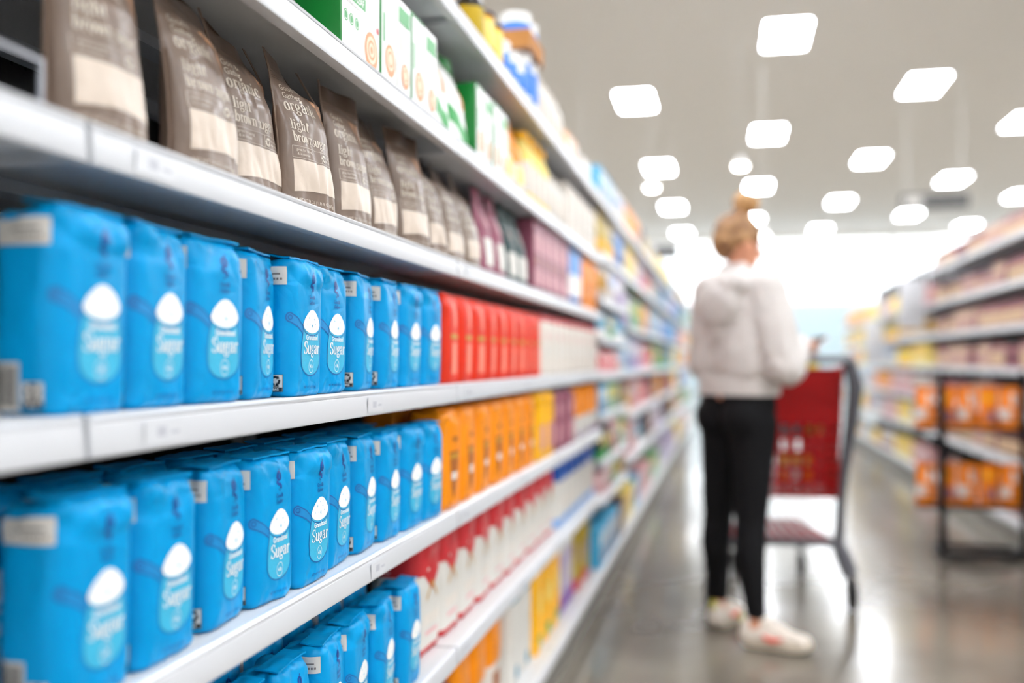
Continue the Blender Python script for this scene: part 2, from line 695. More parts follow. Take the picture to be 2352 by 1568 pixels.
def sugar_print():
    c = 0.0035
    wn = SW / 2
    cup = ([(-0.0300, 0.100), (-0.0310, 0.086), (-0.034, 0.074), (-0.0355, 0.058), (-0.0350, 0.046)]
           + arc(0, 0.048, 0.0350, 0.0205, 180, 360, 18) + [(0.0350, 0.058), (0.0335, 0.074), (0.0305, 0.086), (0.0300, 0.100)])
    mound = arc(0, 0.0985, 0.0305, 0.0125, 180, 360, 14) + [(0.0288, 0.1025), (0.0235, 0.1085), (0.0155, 0.1145), (0.0070, 0.1180),
                                                             (-0.001, 0.1188), (-0.009, 0.1170), (-0.0175, 0.1120), (-0.0255, 0.1055)]
    hl = []
    hr = []
    for t in range(9):
        u = t / 8
        x = -0.031 - 0.029 * u
        zc = 0.0900 + 0.0165 * u + 0.001 * sin(pi * u)
        w = 0.0052 + 0.0012 * u
        hl.append((x, zc + w))
        hr.append((x, zc - w))
    handle = hl + arc(-0.060, 0.1065, 0.0064, 0.0064, 90, 270, 8)[1:-1] + hr[::-1]
    D = []

    def A(sh, m, l, dx=c):
        D.append((cut2(xf(sh, 0.90 if dx else 1, 1, dx, 0), SPER, SH, S_NS, S_NZ), m, l))

    A(pen(cup + cup[:1], 0.0009, 0.0009), M_LINE, 0.0004)
    A(pen(handle + handle[:1], 0.0009, 0.0009), M_LINE, 0.0004)
    rows = []
    for k in range(len(cup) // 2):
        a_, b_ = cup[k], cup[-1 - k]
        rows.append((a_, b_))
    fs = merge([poly2([rows[i][0], rows[i + 1][0], rows[i + 1][1], rows[i][1]]) for i in range(len(rows) - 1)])
    A(fs, M_TEAL, 0.0003)
    A(merge([poly2([hl[i], hl[i + 1], hr[i + 1], hr[i]]) for i in range(8)] + [disc2(-0.060, 0.1065, 0.0064)]), M_TEALH, 0.00025)
    A(ring2(-0.060, 0.1065, 0.0030, 0.0012, 16), M_LINE, 0.0006)
    A(pen(arc(0, 0.0955, 0.0312, 0.0128, 180, 360, 14), 0.0007, 0.0007), M_LINE, 0.0006)
    A(poly2(mound), M_WINK, 0.0007)
    stars = []
    for x, z, q in ((-0.012, 0.107, 0.0032), (0.008, 0.1055, 0.0030), (0.001, 0.0965, 0.0042), (-0.002, 0.112, 0.0014),
                    (0.013, 0.099, 0.0014), (-0.018, 0.098, 0.0012), (0.010, 0.113, 0.0012), (-0.008, 0.098, 0.0011)):
        n = 2 if q > 0.002 else 0
        if n:
            for k in range(4 if q > 0.004 else 2):
                an = radians(90 * k if q < 0.004 else 45 * k)
                stars.append(poly2([(x + q * cos(an), z + q * sin(an)), (x - 0.0004 * sin(an), z + 0.0004 * cos(an)),
                                    (x - q * cos(an), z - q * sin(an)), (x + 0.0004 * sin(an), z - 0.0004 * cos(an))]))
        else:
            stars.append(disc2(x, z, q * 0.55, n=6))
    A(merge(stars), M_TEAL, 0.0011)
    A(sans('Granulated', 0.0068, 0, 0.0772, bold=0.022, sx=1.02, centre=True), M_WINK, 0.0012)
    A(serif('Sugar', 0.0178, 0.001, 0.0575, sx=1.22, centre=True), M_WINK, 0.0013)
    A(ring2(0, 0.0405, 0.0088, 0.0008), M_WINK, 0.0009)
    A(sans('4 lb', 0.0048, 0, 0.0382, bold=0.03, centre=True), M_WINK, 0.0010)
    A(glogo(0, 0.1560, 0.029), M_NAVY, 0.0006)
    A(sans('Good&', 0.0052, 0, 0.1335, bold=0.012, centre=True), M_NAVY, 0.0006)
    A(sans('Gather', 0.0052, 0, 0.1262, bold=0.012, centre=True), M_NAVY, 0.0006)
    A(sans('NET WT 4 LB (1.81 kg)', 0.0034, 0, 0.0105, bold=0.01, centre=True), M_NAVY, 0.0006)
    # side towards -y: date label, bar code, recycling mark (s runs to more negative values towards the back)
    e = -(wn - 0.004)
    x1 = e - 0.008
    A(rect2(x1 - 0.0195, 0.0070, x1, 0.0295), M_LABEL, 0.0006, 0)
    A(rect2(x1 - 0.0188, 0.0075, x1 - 0.0007, 0.0125), M_BLACK, 0.0009, 0)
    A(merge([recycle2(x1 - 0.0097, 0.0213, 0.0072)]), M_BLACK, 0.0009, 0)
    A(merge([pen(p, 0.0003, 0.0003) for p in ([(x1 - 0.0195, 0.007), (x1, 0.007)], [(x1, 0.007), (x1, 0.0295)],
                                              [(x1, 0.0295), (x1 - 0.0195, 0.0295)], [(x1 - 0.0195, 0.0295), (x1 - 0.0195, 0.007)])]),
      M_BLACK, 0.0010, 0)
    A(sans('PAPER', 0.0024, x1 - 0.0097, 0.0130, bold=0.02, centre=True), M_BLACK, 0.0010, 0)
    A(sans('BAG', 0.0030, x1 - 0.0097, 0.0085, bold=0.02, centre=True), M_WINK, 0.0012, 0)
    x2 = x1 - 0.0225
    A(rect2(x2 - 0.027, 0.004, x2, 0.047), M_LABEL, 0.0006, 0)
    rr = random.Random(3)
    bars = []
    x = x2 - 0.0255
    while x < x2 - 0.002:
        w = rr.choice((0.0003, 0.0005, 0.0008))
        bars.append(rect2(x, 0.008, x + w, 0.044))
        x += w + rr.choice((0.0004, 0.0006, 0.0009))
    A(merge(bars), M_BLACK, 0.0009, 0)
    return D, e


_p, SPER = brick_pos(SW, SD, SH, 0.020, 0)
S_PRINT, S_E = sugar_print()


def label_patch(tube, s0, s1, z0, z1, m, lift, mark=None, ns=S_NS, nz=S_NZ):
    mb = MB()
    g = [(cut2(rect2(s0, z0, s1, z1), tube.per, tube.h, ns, nz), m, lift)]
    if mark:
        g.append((cut2(mark, tube.per, tube.h, ns, nz), M_GREYINK, lift + 0.0003))
    print_on(mb, tube, g)
    return mb


def sugar_proto(seed):
    pos, per = brick_pos(SW, SD, SH, 0.020, seed * 3.7)
    t = Tube(per, SH, S_NS, S_NZ, pos)
    mb = MB()

    def cap(p, k):
        p = np.array(p)
        p[2] += 0.004 * (1 - k) + 0.003 * noise.noise(Vector((p[0] * 30 + seed, p[1] * 30, 1)))
        return p
    t.body(mb, M_BLUE, capfn=cap)
    print_on(mb, t, S_PRINT)
    body = mb.mesh('sugar_body', angle=60)
    # folded flap lying across the top
    f = MB()
    nx, ny = 8, 22
    vs = []
    for side in (1, 0):
        for i in range(nx + 1):
            for j in range(ny + 1):
                x = -0.004 + 0.030 * i / nx
                y = -SW * 0.44 + SW * 0.88 * j / ny
                x += 0.006 * (abs(y) / SW) * (1 if i == nx else 0)
                z = SH + 0.0035 + 0.0025 * noise.noise(Vector((x * 40 + seed, y * 35, 3))) - 0.002 * (i / nx) + (0.0024 if side else 0)
                vs.append((x, y, z))
    n = (nx + 1) * (ny + 1)
    fs = []
    for i in range(nx):
        for j in range(ny):
            a = i * (ny + 1) + j
            q = (a, a + 1, a + ny + 2, a + ny + 1)
            fs.append(q)
            fs.append(tuple(k + n for k in q[::-1]))
    edge = ([(i, 0) for i in range(nx)] + [(nx, j) for j in range(ny)] + [(i, ny) for i in range(nx, 0, -1)] + [(0, j) for j in range(ny, 0, -1)])
    ids = [i * (ny + 1) + j for i, j in edge]
    for k in range(len(ids)):
        a, b = ids[k], ids[(k + 1) % len(ids)]
        fs.append((a, b, b + n, a + n))
    f.add(vs, fs, M_BLUE)
    fold = f.mesh('sugar_fold', angle=70)
    rr = random.Random(seed)
    marks = merge([rect2(S_E - 0.012 - 0.004 * k, 0.156, S_E - 0.012 - 0.004 * k + 0.0025, 0.159) for k in range(6)]
                  + [rect2(S_E - 0.038, 0.163, S_E - 0.012, 0.165)])
    lb = label_patch(t, S_E - 0.056, S_E - 0.0035, 0.150, 0.174, M_LABEL, 0.0011, marks)
    label = lb.mesh('date_label', angle=60)
    return Proto('sugar_bag', 'bag of sugar', [('bag_body', body, None), ('top_fold', fold, None), ('date_label', label, None)],
                 {'date_label': 'white paper date label'})


SUGAR = [sugar_proto(k) for k in range(1, 5)]


# ---------------------------------------------------------------- brown sugar pouch
PW, PH = 0.139, 0.228
P_NS, P_NZ = 84, 50


def pouch_pos(seed, Wd=PW, H=PH, D0=0.062, lean=0.0, crumple=1.4, waist=0.06, droop=0.0):
    per = 2 * Wd

    def pos(s, z):
        back = abs(s) > Wd / 2
        y = s if not back else (Wd - abs(s)) * (1 if s > 0 else -1)
        t = z / H
        th = D0 * (1 - 0.28 * t) if t < 0.55 else D0 * 0.846 * max(0.0, 1 - ((t - 0.55) / 0.31)) ** 0.75
        th = max(th, 0.0016)
        u = min(1, abs(2 * y / Wd))
        ex = 3.2 if t < 0.25 else 3.2 - 1.2 * min(1, (t - 0.25) / 0.4)
        half = th / 2 * max(0.0, 1 - u ** ex) ** (1 / 1.6) + 0.0004
        x = half if not back else -half
        yy = y * (1 - 0.05 * sin(pi * min(1, t)) - waist * t)
        am = (0.0030 * (1 - u * 0.5)) * crumple
        w = am * (noise.noise(Vector((y * 22 + seed, z * 16, (3 if back else 0) + seed))) * 1.3
                  + 0.8 * (ridge(y * 34 + seed, z * 13 + y * 20, 7) * 2 - 0.5) * (0.35 + (1 - t)))
        if t > 0.84:
            w *= 0.25
            x += 0.004 * sin(y * 60 + seed) * (t - 0.84) / 0.16
        x += w if not back else -w * 0.6
        # whole-sheet lean and ripple of the flat header
        x -= lean * max(0, t - 0.15) ** 1.6
        x += 0.010 * noise.noise(Vector((seed * 3, y * 9, 2))) * max(0, t - 0.7) / 0.3
        hd = max(0, t - 0.74) / 0.26
        side = y / Wd + 0.5 if droop > 0 else 0.5 - y / Wd
        x -= 0.9 * abs(droop) * hd * side
        z2 = z - abs(droop) * hd * side + (0.006 * (1 - u * u) * max(0, 1 - t * 8)) * (0 if back else 0.5)
        return (x, yy, z2)
    return pos, per


def pouch_print():
    D = []

    def A(sh, m, l):
        D.append((cut2(sh, 2 * PW, PH, P_NS, P_NZ), m, l))
    x0 = -0.058
    A(rect2(-PW / 2 * 0.97, 0.200, PW / 2 * 0.97, PH * 0.998), M_POUCHD, 0.0003)
    A(merge([rect2(-PW / 2 * 0.97, z, PW / 2 * 0.97, z + 0.0011) for z in (0.185, 0.1885, 0.1945)]), M_POUCHD, 0.0012)
    A(sans('Good &', 0.0088, x0, 0.1700, bold=0.006), M_CREAM, 0.0006)
    A(sans('Gather', 0.0088, x0 + 0.0015, 0.1583, bold=0.006), M_CREAM, 0.0006)
    A(serif('organic', 0.0185, x0, 0.1400, sx=1.12), M_CREAM, 0.0006)
    A(poly2([(x0 + 0.031, 0.1545), (x0 + 0.036, 0.1550), (x0 + 0.039, 0.1590), (x0 + 0.034, 0.158)]), M_CREAM, 0.0006)
    A(serif('light', 0.0150, x0 + 0.002, 0.1130, sx=1.15), M_CREAM, 0.0006)
    A(serif('brown sugar', 0.0150, x0 + 0.002, 0.0950, sx=1.02), M_CREAM, 0.0006)
    bx0, bx1, bz0, bz1 = x0, 0.058, 0.0715, 0.0880
    A(merge([rect2(bx0, bz0, bx1, bz0 + 0.0004), rect2(bx0, bz1, bx1, bz1 + 0.0004), rect2(bx0, bz0, bx0 + 0.0006, bz1),
             rect2(bx1, bz0, bx1 + 0.0006, bz1), rect2(0.006, bz0, 0.0066, bz1)]), M_CREAM, 0.0006)
    A(sans('great for baking', 0.0037, bx0 + 0.005, 0.0815), M_CREAM, 0.0006)
    A(sans('& in oatmeal', 0.0037, bx0 + 0.006, 0.0755), M_CREAM, 0.0006)
    A(recycle2(0.0135, 0.0795, 0.0062), M_CREAM, 0.0006)
    A(sans('fully recyclable', 0.0032, 0.0215, 0.0815), M_CREAM, 0.0006)
    A(sans('after cleaning', 0.0032, 0.0215, 0.0760), M_CREAM, 0.0006)
    win = [(x0 + 0.001, 0.0225)] + [(x0 + 0.001 + 0.1195 * k / 10, 0.0225 + 0.005 * sin(pi * k / 10)) for k in range(1, 11)] + [(0.0625, 0.0690), (x0 + 0.001, 0.0690)]
    A(poly2(win), M_SUGAR, 0.0005)
    A(sans('NET WT 24 OZ (1 LB 8 OZ) 680g', 0.0050, x0 + 0.003, 0.0080, sx=0.85), M_CREAM, 0.0006)
    cr = [(0.016, 0.182), (0.064, 0.182), (0.066, 0.150), (0.065, 0.122), (0.060, 0.118), (0.052, 0.126), (0.040, 0.132), (0.033, 0.160), (0.020, 0.168)]
    A(poly2(cr), M_CRUMB, 0.0004)
    return D


P_PRINT = pouch_print()


def pouch_proto(seed, lean, waist=0.06, droop=0.0):
    pos, per = pouch_pos(seed * 2.3, lean=lean, waist=waist, droop=droop)
    t = Tube(per, PH, P_NS, P_NZ, pos)
    mb = MB()
    t.body(mb, M_POUCH)
    print_on(mb, t, P_PRINT)
    body = mb.mesh('pouch_body', angle=60)
    # side seams: thin crimped strips
    seams = []
    for sgn in (-1, 1):
        sm = MB()
        vs = []
        for j in range(25):
            z = PH * j / 24
            p = t.at(sgn * PW / 2, z)
            vs += [(p[0] - 0.0006, p[1] - sgn * 0.002, z), (p[0] + 0.0006, p[1] - sgn * 0.002, z), (p[0] + 0.0006, p[1] + sgn * 0.0035, z),
                   (p[0] - 0.0006, p[1] + sgn * 0.0035, z)]
        fs = []
        for j in range(24):
            for k in range(4):
                k2 = (k + 1) % 4
                fs.append((j * 4 + k, j * 4 + k2, j * 4 + 4 + k2, j * 4 + 4 + k))
        fs += [(3, 2, 1, 0), (96, 97, 98, 99)]
        sm.add(vs, fs, M_POUCH)
        seams.append(sm.mesh('pouch_seam'))
    g = MB()
    rows = []
    pr = t.P[:, 2]
    c = pr.mean(0)
    n = t.ns
    vs = [tuple(p) for p in pr] + [(c[0] + (p[0] - c[0]) * 0.93, p[1] * 0.96, 0.0) for p in pr]
    fs = [(i, (i + 1) % n, n + (i + 1) % n, n + i) for i in range(n)] + [tuple(range(n, 2 * n))]
    g.add(vs, fs, M_POUCHD)
    gus = g.mesh('bottom_gusset')
    return Proto('brown_sugar_pouch', 'pouch of brown sugar', [('pouch_body', body, None), ('side_seam', seams[0], None), ('side_seam', seams[1], None), ('bottom_gusset', gus, None)])


POUCH = [pouch_proto(1, 0.02), pouch_proto(2, 0.035, 0.08, 0.012), pouch_proto(3, 0.030, 0.10, 0.022), pouch_proto(4, 0.028, 0.12, 0.034), pouch_proto(5, 0.02, 0.05, -0.008)]

# ------------------------------------------------------------------ the building
M_FLOOR = mat('polished_concrete', (130, 123, 111), 0.17, spec=0.6, var=0.30, vscale=0.9, bump=0.03, bscale=5, rvar=0.06,
              vcol=(94, 86, 76))
M_CEIL = mat('ceiling_paint', (245, 241, 236), 0.9)
M_WALLP = mat('wall_paint', (240, 238, 232), 0.8)
M_WALLB = mat('pale_blue_wall', (186, 206, 214), 0.7)
M_GLASS = mat('window_glass', (250, 252, 252), 0.0, trans=1.0, spec=0.2)
M_PANEL = mat('light_diffuser', (255, 255, 255), 0.5, emit=((245, 249, 255), PANEL_STRENGTH))
M_TRIMW = mat('light_trim', (236, 236, 234), 0.5)
M_DARK = mat('dark_grey_metal', (58, 58, 62), 0.4, spec=0.5)
M_SIGN = mat('sign_board', (84, 84, 84), 0.5)
M_KICK = mat('kick_plate', (120, 116, 108), 0.5)

XL, XR, YB, YF, ZC = -14.0, 16.0, -6.0, 38.0, 5.77


def plane(name, vs, m):
    mb = MB()
    mb.add(vs, [(0, 1, 2, 3)], m)
    return struct(name, mb)


mb = MB(); mb.box(XL, XR, YB, YF, -0.2, 0.0, M_FLOOR); struct('floor', mb)
mb = MB(); mb.box(XL, XR, YB, YF, ZC, ZC + 0.2, M_CEIL); struct('ceiling', mb)
mb = MB(); mb.box(XL - 0.2, XL, YB, YF, 0, ZC, M_WALLP); struct('wall_left', mb)
mb = MB(); mb.box(XR, XR + 0.2, YB, YF, 0, ZC, M_WALLP); struct('wall_right', mb)
mb = MB(); mb.box(XL, XR, YB - 0.2, YB, 0, ZC, M_WALLP); struct('wall_rear', mb)
# far wall: pale lower part, tall strip of daylight windows above it
mb = MB()
mb.box(XL, XR, YF, YF + 0.3, 0, 3.25, M_WALLB)
mb.box(XL, XR, YF, YF + 0.3, 5.62, ZC, M_WALLP)
mb.box(XL, -9.0, YF, YF + 0.3, 3.25, 5.62, M_WALLP)
mb.box(12.0, XR, YF, YF + 0.3, 3.25, 5.62, M_WALLP)
struct('wall_front', mb)
for k in range(7):
    x0 = -9.0 + 3.0 * k
    w = MB()
    w.box(x0 + 0.04, x0 + 2.96, YF + 0.12, YF + 0.13, 3.29, 5.58, M_GLASS)
    g = struct('window_%d' % (k + 1), w)
    fr = MB()
    for a, b, c, d in ((x0, x0 + 3, 3.25, 3.30), (x0, x0 + 3, 5.57, 5.62), (x0, x0 + 0.05, 3.30, 5.57), (x0 + 2.95, x0 + 3, 3.30, 5.57)):
        fr.box(a, b, YF + 0.08, YF + 0.18, c, d, M_TRIMW)
    link('window_frame', fr.mesh('window_frame', smooth=False), g)

# ceiling lights: 2 x 4 ft recessed panels in staggered rows
mb = MB(); mb.box(-0.295, 0.295, -0.6, 0.6, 0.0, 0.006, M_PANEL); me_dif = mb.mesh('diffuser', smooth=False)
mb = MB()
for a, b, c, d in ((-0.315, 0.315, -0.62, -0.60), (-0.315, 0.315, 0.60, 0.62), (-0.315, -0.295, -0.60, 0.60), (0.295, 0.315, -0.60, 0.60)):
    mb.box(a, b, c, d, -0.006, 0.012, M_TRIMW)
me_trm = mb.mesh('light_frame', smooth=False)
for c in range(-4, 7):
    for r in range(-6, 8):
        if (c + r) % 2:
            y = 14.508 + 3.144 * r
            o = thing('ceiling_light', None, 'ceiling light', (-1.585 + 2.44 * c, y, ZC - 0.007), group='ceiling light panels')
            o['label'] = 'flat rectangular white light panel recessed in the pale store ceiling'
            link('diffuser', me_dif, o)
            link('light_frame', me_trm, o)

# small round spotlights hanging under the ceiling
M_SPOT = mat('spot_lens', (255, 255, 255), 0.4, emit=((255, 252, 246), 26.0))


def spot(x, y, z, label, cat='spotlight'):
    t = thing('hanging_spotlight', label, cat, (x, y, ZC))
    L = ZC - z
    a = MB(); a.tube([(0, 0, 0), (0, 0, -L + 0.10)], 0.003, M_TRIMW, 8); link('stem', a.mesh('stem'), t)
    b = MB(); b.lathe([(0.03, -L + 0.12), (0.07, -L + 0.08), (0.085, -L + 0.01), (0.08, -L)], M_TRIMW, 20); link('lamp_shade', b.mesh('lamp_shade'), t)
    e = MB(); e.lathe([(0.072, -L + 0.004), (0.072, -L - 0.006)], M_SPOT, 20); link('lens', e.mesh('lens'), t)


spot(0.20, 14.0, 3.80, 'small white spotlight hanging on a stem right above the shopper\'s hair bun')
spot(-1.05, 14.3, 3.60, 'small round spotlight hanging left of the shopper under a light panel')
spot(0.55, 15.5, 3.00, 'small round spotlight hanging low just right of the shopper\'s head')
spot(-1.95, 13.5, 2.95, 'small round spotlight hanging above the top of the left-hand shelves')
spot(-2.05, 16.0, 2.75, 'lowest small spotlight hanging behind the left-hand shelves')


def sign(x, y, z, w, h, label, text):
    t = thing('hanging_sign', label, 'aisle sign', (x, y, z))
    b = MB(); b.box(-w / 2, w / 2, -0.02, 0.02, -h / 2, h / 2, M_SIGN, bev=0.006); link('sign_board', b.mesh('sign_board'), t)
    for s in (-1, 1):
        c = MB(); c.tube([(s * w * 0.4, 0, h / 2), (s * w * 0.4, 0, ZC - z)], 0.006, M_TRIMW, 6); link('hanger_rod', c.mesh('hanger_rod'), t)
    f = MB(); f.box(-w * 0.44, -w * 0.18, -0.0225, -0.0205, -h * 0.3, h * 0.3, M_LABEL)
    link('number_plate', f.mesh('number_plate', smooth=False), t)


sign(3.12, 16.0, 3.53, 0.98, 0.22, 'dark grey aisle sign hanging above the right-hand shelves', '')
sign(-1.35, 20.0, 3.28, 0.85, 0.30, 'dark aisle sign hanging far off above the left-hand shelves', '')

# ------------------------------------------------------------------ shelving
BAY = 1.2192
DEPTH = 0.50


def shelf_mesh(slots=False):
    L = BAY / 2 - 0.004
    d = MB()
    xb = -DEPTH + 0.02
    if slots:
        d.box(-0.038, -0.006, -L, L, -0.0016, 0.0, M_DECK)
        d.box(xb, -0.042, -L, L, -0.0016, 0.0, M_DECK)
        n = int(2 * L / 0.0127)
        for i in range(n):
            y0 = -L + i * 0.0127
            d.box(-0.042, -0.038, y0, y0 + 0.0070, -0.0016, 0.0, M_DECK)
    else:
        d.box(xb, -0.006, -L, L, -0.0016, 0.0, M_DECK)
        d.box(-0.118, -0.022, -L + 0.02, L - 0.02, -0.032, -0.0018, M_UNDER, bev=0.004)
    d.box(xb, xb + 0.02, -L, L, -0.03, -0.0018, M_UNDER)
    d.box(-0.30, -0.26, -L + 0.02, L - 0.02, -0.018, -0.0018, M_UNDER)
    for s in (-1, 1):
        y = s * (L - 0.012)
        vs = []
        for dy in (-0.0015, 0.0015):
            vs += [(-0.03, y + dy, -0.002), (-0.03, y + dy, -0.016), (xb, y + dy, -0.040), (xb, y + dy, -0.002)]
        d.add(vs, [(0, 1, 2, 3), (7, 6, 5, 4), (0, 4, 5, 1), (1, 5, 6, 2), (2, 6, 7, 3), (3, 7, 4, 0)], M_UNDER)
    deck = d.mesh('shelf', smooth=False)
    r = MB()
    # lip: rounded bead, groove, sloping price face, return flange
    prof = [(-0.012, 0.0), (-0.004, 0.0012), (0.0, -0.0018), (-0.0008, -0.0052), (-0.0022, -0.0060), (-0.0010, -0.0072), (0.0016, -0.034),
            (0.0004, -0.0378), (-0.004, -0.0385), (-0.020, -0.0372), (-0.020, -0.0358), (-0.0055, -0.0360), (-0.0050, -0.003), (-0.012, -0.002)]
    vs = [(x, y, z) for y in (-L, L) for x, z in prof]
    n = len(prof)
    fs = [(i, (i + 1) % n, n + (i + 1) % n, n + i) for i in range(n)] + [tuple(range(n)), tuple(range(2 * n - 1, n - 1, -1))]
    r.add(vs, fs, M_RAIL)
    rail = r.mesh('price_rail', angle=25)
    return deck, rail


SHELF = shelf_mesh()
SHELF_SLOT = shelf_mesh(True)
_L = BAY / 2
b = MB()
b.box(-DEPTH - 0.012, -DEPTH, -_L, _L, 0.0, 2.12, M_BACK)
for i in range(40):
    for z in np.arange(0.25, 2.05, 0.0762):
        y = -_L + 0.03 + i * 0.0297
        b.add([(-DEPTH + 0.0004, y, z), (-DEPTH + 0.0004, y + 0.005, z), (-DEPTH + 0.0004, y + 0.005, z + 0.005), (-DEPTH + 0.0004, y, z + 0.005)],
              [(0, 1, 2, 3)], M_HOLE)
BACKP = b.mesh('back_panel', smooth=False)
b = MB(); b.box(-DEPTH + 0.001, -DEPTH + 0.025, -0.015, 0.015, 0.0, 2.12, M_UNDER); UPR = b.mesh('upright', smooth=False)
b = MB(); b.box(-DEPTH, -0.02, -_L + 0.003, _L - 0.003, 0.0, 0.10, M_KICK); KICK = b.mesh('kick_plate', smooth=False)
M_FAINT = mat('faint_tag_print', (188, 190, 198), 0.5)
b = MB(); b.box(0.0018, 0.0023, -0.034, 0.034, -0.033, -0.010, M_RAIL)
b.box(0.0023, 0.0024, -0.012, 0.004, -0.026, -0.016, M_FAINT); b.box(0.0023, 0.0024, 0.012, 0.028, -0.024, -0.021, M_FAINT)
TAG = b.mesh('price_tag', smooth=False)
rt = random.Random(11)


def unit(x, y, zs, right, label, group, slot_z=None, tags=True):
    t = thing('shelving_unit', label, 'store shelf', (x, y, 0), pi if right else 0, group)
    link('back_panel', BACKP, t)
    link('kick_plate', KICK, t)
    for s in (-1, 1):
        link('upright', UPR, t, (0, s * (_L - 0.016), 0))
    for z in zs:
        m = SHELF_SLOT if slot_z and abs(z - slot_z) < 0.01 else SHELF
        sh = link('shelf', m[0], t, (0, 0, z))
        link('price_rail', m[1], sh)
        if tags:
            for k in range(2 if z < 1.2 else 1):
                link('price_tag', TAG, sh, (0, -_L + 0.07 + 0.62 * k + 0.05 * rt.random(), 0))
    return t


ZS = [0.150, 0.500, 0.787, 1.050, 1.313, 1.572, 1.852]
ZFAR = [0.150, 0.530, 0.790, 1.040, 1.300, 1.590, 1.852]
Z4 = [0.150, 0.470, 0.640, 0.850, 1.040, 1.210, 1.390, 1.600, 1.852]
XFL = -0.552
Y1 = 0.766
unit(XFL, Y1 - BAY / 2, ZS, False, 'nearest bay of the left-hand store shelves, cut by the left picture edge', None, slot_z=1.572)
unit(XFL, Y1 + BAY / 2, ZS, False, 'left-hand bay of white shelves holding the blue sugar and the brown pouches', None, slot_z=1.572)
unit(XFL, Y1 + BAY * 1.5, ZS, False, 'left-hand shelf bay holding the red bags and the orange bags', None)
unit(XFL, Y1 + BAY * 2.5, ZS, False, 'left-hand shelf bay holding the white bags, last before the shelf heights change', None)
unit(XFL, Y1 + BAY * 3.5, Z4, False, 'left-hand bay with closely spaced shelves, just beyond the white bags', None, tags=False)
for k in range(8):
    unit(XFL, Y1 + BAY * (4.5 + k), ZFAR, False, 'white shelving bay in the far stretch of the left-hand rack, left of the shopper', 'far bays of the left-hand rack', tags=False)
XFR = 1.66
YR = 8.93
for k in range(4):
    unit(XFR, YR - BAY * (0.5 + k), ZS, True, 'white shelving bay of the near right-hand rack stacked with pink and dark goods', 'near bays of the right-hand rack', tags=False)
for k in range(5):
    unit(XFR, YR + BAY * (0.5 + k), ZS[:-1], True, 'lower white shelving bay of the right-hand rack further down the aisle', 'far bays of the right-hand rack', tags=False)

# ------------------------------------------------------------------ generic goods
def bag_proto(name, cat, Wd, Dp, H, m, bands, patches, seed, ns=44, nz=22, part='bag_body'):
    pos, per = brick_pos(Wd, Dp, H, min(Wd, Dp) * 0.28, seed * 5.1, crumple=1.1)
    t = Tube(per, H, ns, nz, pos)
    mb = MB()
    t.body(mb, m, bands=bands)
    print_on(mb, t, [(cut2(sh, per, H, ns, nz), mm, l) for sh, mm, l in patches])
    parts = [(part, mb.mesh(name, angle=60), None)]
    f = MB()
    f.box(-Dp * 0.10, Dp * 0.34, -Wd * 0.43, Wd * 0.43, H + 0.0002, H + 0.005, bands[-1][2] if bands and bands[-1][1] >= H else m, bev=0.0015)
    parts.append(('top_fold', f.mesh('top_fold'), None))
    return Proto(name, cat, parts)


def C(name, rgb, rough=0.4, **k):
    k.setdefault('spec', 0.25)
    return mat(name, rgb, rough, **k)


M_RED = C('red_paper', (226, 50, 22), 0.42, var=0.10, vscale=8)
M_REDL = C('red_light_print', (246, 140, 118), 0.45)
M_GOLD = C('gold_print', (196, 150, 60), 0.4)
M_ORG = C('orange_film', (246, 146, 14), 0.36, var=0.10, vscale=8, bump=0.1, bscale=40)
M_BRN = C('brown_print', (166, 98, 48), 0.4)
M_YEL = C('yellow_film', (250, 184, 4), 0.36, var=0.06)
M_MAUVE = C('mauve_paper', (150, 84, 104), 0.4, var=0.08)
M_MAUVEL = C('mauve_light', (206, 150, 158), 0.45)
M_CRE = C('cream_paper', (224, 216, 206), 0.45, var=0.04)
M_OFFW = C('offwhite_paper', (218, 215, 208), 0.45, var=0.05)
M_FRED = C('flour_red', (206, 52, 58), 0.38, var=0.12)
M_DBLUE = C('deep_blue', (14, 84, 170), 0.4)
M_LBLUE = C('light_blue', (120, 168, 226), 0.4)
M_TEALP = C('teal_paper', (14, 136, 168), 0.4)
M_SKY = C('sky_paper', (74, 172, 214), 0.4)
M_PINK = C('pink_paper', (226, 172, 174), 0.45)
M_ROSE = C('rose_brown', (168, 96, 92), 0.4, var=0.15)
M_DGRN = C('dark_green_film', (22, 58, 58), 0.35)
M_GREEN = C('carton_green', (22, 128, 52), 0.32, coat=0.2)
M_GRNL = C('leaf_green', (70, 160, 90), 0.35)
M_LILAC = C('lilac', (190, 176, 206), 0.45)
M_OLIVE = C('olive_yellow', (186, 158, 16), 0.4)
M_LEMON = C('lemon', (246, 222, 120), 0.4)
M_CARD = C('cardboard', (190, 132, 74), 0.75, var=0.08, vscale=12)
M_CARDD = C('cardboard_inside', (148, 108, 84), 0.8)
M_CUP = C('coffee_print', (214, 150, 104), 0.4)
M_CUPL = C('foam_print', (240, 214, 184), 0.4)
M_JPINK = C('jar_pink', (198, 162, 154), 0.4)
M_JCREAM = C('jar_cream', (214, 186, 154), 0.4)
M_JMAUVE = C('jar_mauve', (128, 86, 94), 0.4)
M_JROSE = C('jar_rose', (164, 106, 110), 0.4)
M_JNAVY = C('jar_navy', (62, 66, 110), 0.4)
M_JDARK = C('jar_dark', (66, 44, 58), 0.4)
M_JORG = C('snack_orange', (244, 134, 16), 0.35)
M_BLACKP = C('black_plastic', (22, 22, 24), 0.4)
M_VIOL = C('violet', (120, 60, 160), 0.4)

